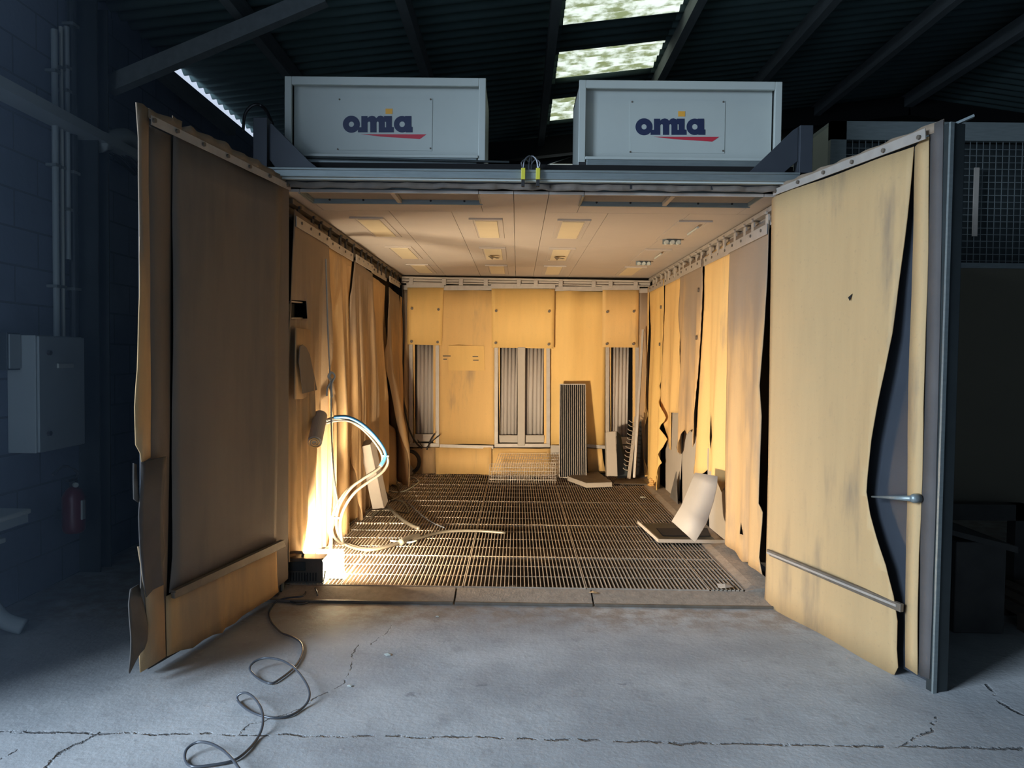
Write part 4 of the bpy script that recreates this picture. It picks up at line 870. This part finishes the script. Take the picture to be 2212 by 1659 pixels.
t = thing('hose_coil', 'dark coiled hose standing against the back left corner', 'hose', P(885, 1018, Y=10.3)+Vector((0, 0, 0)))
cc = P(884, 998, Y=10.35)
for k, rr_ in enumerate((.125, .145)):
    link('coil', tube([cc+Vector((rr_*math.cos(a*math.pi/8), .02*k, rr_*math.sin(a*math.pi/8)*1.1+.0)) for a in range(17)], .014, 8, 3), 'black_rubber', t, smooth=True)
tag(link('crumpled_rubber', tube([cc+Vector((-.02, .05, -.17)), cc+Vector((-.06, .0, .0)), cc+Vector((-.05, .0, .12)), cc+Vector((-.03, .0, .28))], .09, 12, 6, rr=lambda f: 1-.6*f+.1*math.sin(f*20)), 'fabgrey', smooth=True), 'crumpled dark rubber bunched behind the coiled hose', 'rubber heap')
tag(link('bent_wire', join([tube([P(939, 936, Y=10.4), P(930, 950, Y=10.4), P(922, 972, Y=10.4)], .008), tube([P(950, 940, Y=10.4), P(935, 952, Y=10.4), P(920, 968, Y=10.4)], .006), tube([P(902, 950, Y=10.4), P(913, 966, Y=10.4)], .006)]), 'black_rubber'), 'dark bent wires sticking out below the left back vent', 'wire')
tag(link('corner_cable', tube([P(868, 615, Y=10.45), P(872, 720, Y=10.45), P(871, 850, Y=10.45), P(882, 920, Y=10.45), P(898, 955, Y=10.42), P(912, 968, Y=10.42)], .012, 8), 'black_rubber', smooth=True), 'dark cable running down the back left corner', 'cable')

# casings
def casing(label, px, Y, dpt):
    """open sheet-metal box section leaning"""
    a, b, c_, d_ = [P(x, y, Y=yy) for (x, y), yy in zip(px, Y)]
    t = thing('metal_casing', label, 'casing', (c_+d_)/2)
    n = (b-a).cross(d_-a).normalized()
    if n.y < 0: n = -n
    th = .006
    link('face', prism([a, b, c_, d_], n*th), 'whitedirt', t)
    link('side', prism([b, b+n*dpt, c_+n*dpt, c_], (b-a).normalized()*-th), 'whitedirt', t)
    link('side', prism([a, a+n*dpt, d_+n*dpt, d_], (b-a).normalized()*th), 'whitedirt', t)
    link('end', prism([a, b, b+n*dpt, a+n*dpt], (d_-a).normalized()*th), 'strip_dark', t)
    link('end', prism([d_, c_, c_+n*dpt, d_+n*dpt], (a-d_).normalized()*th), 'whitedirt', t)
casing('long pale metal casing leaning against the left curtains', [(776, 966), (800, 960), (830, 1098), (805, 1100)], (7.62, 7.58, 7.9, 7.94), .12)
casing('pale metal casing standing upright in front of the right back vent', [(1309, 933), (1330, 931), (1334, 1029), (1311, 1029)], (10.1, 10.1, 10.02, 10.02), .16)
# flat casing on the floor
t = thing('flat_casing', 'shallow pale casing lying flat on the grating near the back right', 'casing', P(1280, 1050, Z=.06))
c = [P(1226, 1028, Z=.13), P(1290, 1018, Z=.13), P(1322, 1041, Z=.13), P(1267, 1043, Z=.13)]
link('top', prism(c, (0, 0, -.006)), 'strip_dark', t)
for a, b in ((0, 3), (3, 2), (2, 1), (1, 0)): link('side', prism([c[a], c[b], c[b]+Vector((0, 0, -.062)), c[a]+Vector((0, 0, -.062))], (0, .006, 0)), 'whitedirt', t)
slab('flat_sheet', 'thin dark sheet with pale edge lying behind the flat casing', 'sheet', [P(1325, 1046, Z=.07), P(1398, 1047, Z=.07), P(1390, 1037, Z=.07), P(1330, 1036, Z=.07)], .01, 'strip_dark')
# tall grating leaning on the back wall
a, b = P(1210, 830, Y=10.42), P(1264, 830, Y=10.42); c_, d_ = P(1266, 1032, Y=10.15), P(1208, 1031, Y=10.15)
t = thing('leaning_grating', 'tall narrow steel grating leaning upright against the back wall', 'grating', (c_+d_)/2)
link('frame', join([bar(a, b, .03, .012), bar(d_, c_, .03, .012), bar(a, d_, .012, .03), bar(b, c_, .012, .03)]), 'strip', t)
link('backing', prism([a+Vector((0, .022, 0)), b+Vector((0, .022, 0)), c_+Vector((0, .022, 0)), d_+Vector((0, .022, 0))], (0, .004, 0)), 'black_rubber', t)  # dark plate added behind the bars to blacken the gaps
link('bars', join([bar(a.lerp(b, i/13), d_.lerp(c_, i/13), .0055, .008) for i in range(1, 13)]), 'whitedirt', t)
# wire basket grids
t = thing('wire_grid', 'wire mesh grid lying against the foot of the back wall', 'wire grid', P(1130, 1045, Z=.06))
a, b = P(1078, 980, Y=10.45), P(1208, 980, Y=10.45); c_, d_ = P(1202, 1044, Y=9.95), P(1058, 1040, Y=9.95); c_.z = d_.z = .085
bars_ = [bar(a.lerp(b, i/26), d_.lerp(c_, i/26), .004, .004) for i in range(27)] + [bar(a.lerp(d_, i/9), b.lerp(c_, i/9), .004, .004) for i in range(10)]
link('rear_grid', join(bars_), 'strip', t)
a2, b2 = P(1058, 1002, Y=9.92), P(1200, 1000, Y=9.92); c2, d2 = P(1199, 1046, Y=9.88), P(1056, 1043, Y=9.88)
link('front_grid', join([bar(a2.lerp(b2, i/28), d2.lerp(c2, i/28), .004, .004) for i in range(29)] + [bar(a2.lerp(d2, i/5), b2.lerp(c2, i/5), .005, .005) for i in range(6)]), 'whitedirt', t)
# pole and spiky strips in the corner
tag(link('long_pole', bar(P(1389, 712, Y=10.45), P(1370, 1032, Y=10.1), .03, .03), 'strip'), 'long thin pale pole leaning in the back right corner', 'pole')
t = thing('spiked_strip', 'pale strip with bent prongs standing in the back right corner', 'metal strip', P(1358, 1034, Y=10.05))
a, b = P(1374, 900, Y=10.3), P(1358, 1034, Y=10.05)
link('strip', bar(a, b, .045, .008, (0, 1, 0)), 'whitedirt', t)
for i in range(12):
    q = a.lerp(b, .1+.07*i); link('prong', tube([q, q+Vector((-.06, -.02, .01)), q+Vector((-.09, -.03, .035))], .005, 6, 3), 'whitedirt', t)
tag(link('dark_mat', prism([P(1375, 930, Y=10.5), P(1385, 905, Y=10.5), P(1392, 1030, Y=10.4), P(1362, 1034, Y=10.3)], (0, .01, 0)), 'black_rubber'), 'dark rubber piece standing behind the leaning pole', 'rubber piece')
tag(link('wall_board', prism([P(1332, 931, Y=10.35), P(1341, 940, Y=10.35), P(1358, 1032, Y=10.2), P(1334, 1034, Y=10.2)], (0, .01, 0)), 'steel'), 'dark sheet leaning between the upright casing and the spiked strip', 'sheet')
# shreds heaped by the right wall
for k, (x, y, sx, h_, lab) in enumerate(((1394, 1030, .06, .12, 'torn rubber shreds heaped at the foot of the far right curtain'), (1406, 1050, .05, .1, 'small heap of rubber shreds on the grating before the fifth right curtain'))):
    p = P(x, y, Z=.07)
    tag(link('rubber_shreds', tube([p, p+Vector((.01, 0, h_*.5)), p+Vector((-.01, .02, h_))], sx, 7, 5, rr=lambda f: 1-.8*f+.2*math.sin(f*31+k)), 'fab'), lab, 'rubber scraps', 'torn rubber scraps at the right wall')
# litter
def scrap(label, px, py, s, mat, z=ZG+.004):
    p = P(px, py, Z=z); bm = bmesh.new(); c0 = bm.verts.new(p+Vector((0, 0, s*.35))); ring_ = []
    for i in range(7):
        a = i*math.pi*2/7; ring_.append(bm.verts.new(p+Vector((math.cos(a)*s*random.uniform(.7, 1.3), math.sin(a)*s*random.uniform(.5, 1), random.uniform(0, s*.25)))))
    for i in range(7): bm.faces.new((c0, ring_[i], ring_[(i+1) % 7]))
    tag(link('litter_scrap', bm, mat, solid=.003), label, 'litter', 'small scraps of litter')
scrap('crumpled pale scrap at the right end of the grating edge', 1566, 1269, .07, 'whitedirt', .065)
scrap('tiny white scrap on the grating edge right of centre', 1469, 1277, .014, 'white', .05)
scrap('small white scrap on the grating near the far right boards', 1389, 1075, .035, 'white', .065)
scrap('small pale scrap lying alone on the concrete before the booth', 838, 1414, .022, 'white', .003)
scrap('tiny dark crumb on the threshold middle', 1108, 1268, .03, 'strip_dark', .05)
scrap('tiny pale chip on the concrete right of the threshold lamp crack', 755, 1482, .014, 'white', .003)
scrap('small rag bit on the threshold right of centre', 1283, 1281, .03, 'fabdustshade', .05)
scrap('tiny chip on the concrete below the middle threshold plate', 945, 1332, .012, 'white', .003)

# ================================================================== WORK LAMP
t = thing('work_lamp', 'switched-on halogen work lamp on the threshold, its dark housing back to us', 'work lamp', (-1.5, 5.45, .045))
x0, x1 = P(610, 1240, Y=5.42).x, P(698, 1240, Y=5.42).x
zt, zb = P(650, 1206, Y=5.42).z, .052
link('housing', join([prism([(x0, 5.41, zb), (x1, 5.41, zb), (x1, 5.41, zt-.03), (x1-.01, 5.41, zt), (x0+.01, 5.41, zt), (x0, 5.41, zt-.03)], (0, .015, 0)), B(((x0, 5.425, zt-.012), (x1, 5.56, zt))), B(((x0, 5.425, zb), (x1, 5.56, zb+.012))), B(((x0, 5.425, zb), (x0+.01, 5.56, zt)))]), 'housing', t, bevel=.004)
link('junction_cover', B(((x0+.02, 5.40, zt-.085), (x0+.17, 5.412, zt-.02))), 'steel', t, bevel=.003)
link('cooling_ribs', B(*[((x0+.02+.02*i, 5.402, zb+.02), (x0+.026+.02*i, 5.41, zt-.1)) for i in range(12)]), 'black_rubber', t)
link('glass', B(((x0+.012, 5.53, zb+.02), (x1-.012, 5.536, zt-.02))), 'glow', t)
st = link('stand', join([tube([(x0-.005, 5.46, zt-.1), (x0-.005, 5.40, .055), (x1+.005, 5.40, .055), (x1+.005, 5.46, zt-.1)], .008, 8, 1), tube([(x0, 5.56, .055), (x1, 5.56, .055)], .008, 8, 1), tube([(x0, 5.40, .055), (x0, 5.56, .055)], .008, 8, 1), tube([(x1, 5.40, .055), (x1, 5.56, .055)], .008, 8, 1)]), 'galv', t)
link('grip', tube([(x0+.03, 5.47, zt), (x0+.03, 5.45, zt+.03), (x0+.13, 5.45, zt+.035), (x0+.13, 5.47, zt)], .01, 8, 2), 'strip_dark', t)
t = thing('lit_lamp_head', 'overexposed white lamp glass glowing beside the dark work lamp housing', 'work lamp', (P(715, 1240, Y=5.55).x, 5.6, .05))
g = [P(684, 1194, Y=5.6), P(743, 1192, Y=5.75), P(744, 1250, Y=5.75), P(706, 1268, Y=5.5)]
link('glass', prism(g, Vector((-.006, .006, 0))), 'glow', t)
link('casing', prism([g[0]+Vector((-.0, .02, .01)), g[1]+Vector((.0, .02, .01)), g[1]+Vector((-.012, .03, .0)), g[0]+Vector((-.012, .03, 0))], (0, 0, .008)), 'galv', t)
link('foot', B(((g[3].x, 5.52, .05), (g[3].x+.12, 5.66, .06))), 'galv', t)

# power cable on the concrete
def zc(x, y): return (380+x/3.96, 1240+y/3.96)
cp = [(985, 10), (980, 100), (950, 205), (860, 235), (805, 310), (800, 370), (830, 430), (900, 500), (1000, 540), (1065, 585), (1085, 650), (1060, 730), (1000, 810), (900, 890), (810, 935), (700, 890), (632, 815), (665, 755), (740, 722), (820, 720), (920, 745), (1010, 800), (1080, 880), (1135, 980), (1140, 1060), (1090, 1140), (980, 1210), (860, 1230), (740, 1215), (620, 1165), (535, 1090), (530, 1040), (590, 1015), (660, 1050), (715, 1120), (742, 1200), (740, 1300), (700, 1400), (610, 1510), (490, 1595), (300, 1635), (140, 1645), (80, 1590), (92, 1500), (180, 1440), (290, 1448), (400, 1505), (480, 1580), (545, 1670)]
zs = []
for i, (x, y) in enumerate(cp):
    z = .009
    if 16 <= i <= 24: z = .009+.06*math.sin((i-15)/10*math.pi)
    if 31 <= i <= 36: z = .009+.05*math.sin((i-30)/7*math.pi)
    if i >= 43: z = .009+.05*math.sin(min(1, (i-42)/6)*math.pi*.8)
    if i == 2: z = .03
    if i < 2: z = .22 if i == 0 else .075
    zs.append(z)
pts = [P(*zc(x, y), Z=z) for (x, y), z in zip(cp, zs)]; pts[0] = P(662, 1243, Y=5.40); pts[1] = P(661, 1270, Y=5.385)
pts.insert(2, P(655, 1285, Y=5.14)+Vector((0, 0, .004))); pts[2].z = .05; 
tag(link('power_cable', tube(pts, .0058, 8, 6), 'cable', smooth=True), 'grey power cable looping over the concrete to the work lamp', 'cable')
pts = [P(*zc(x, y), Z=.008) for x, y in ((960, 220), (1020, 252), (1100, 252), (1180, 212))] + [P(*zc(1212, 180), Z=.03), P(*zc(1190, 120), Y=5.3)]
tag(link('lamp_cord', tube(pts, .005, 8, 6), 'cable', smooth=True), 'short thin cord curling off the left threshold plate', 'cable')

# ================================================================== ADDED GLARE HAZE
m = bpy.data.materials.new('lens_glare_volume'); m.use_nodes = True; nt = m.node_tree; nt.nodes.remove(nt.nodes['Principled BSDF'])
vs = nt.nodes.new('ShaderNodeVolumeScatter'); vs.inputs['Color'].default_value = (.55, .75, 1, 1); vs.inputs['Density'].default_value = .035; vs.inputs['Anisotropy'].default_value = .0  # scatter box added in place of bluish veiling glare from the lens
nt.links.new(vs.outputs[0], nt.nodes['Material Output'].inputs['Volume'])
hz = link('glare_haze', B(((XW+.01, -3.3, .02), (-1.95, 10.5, 4.3))), m, origin=(0, 0, 0)); tag(hz, 'bluish volume along the left block wall, added to imitate lens glare', 'haze', kind='stuff')
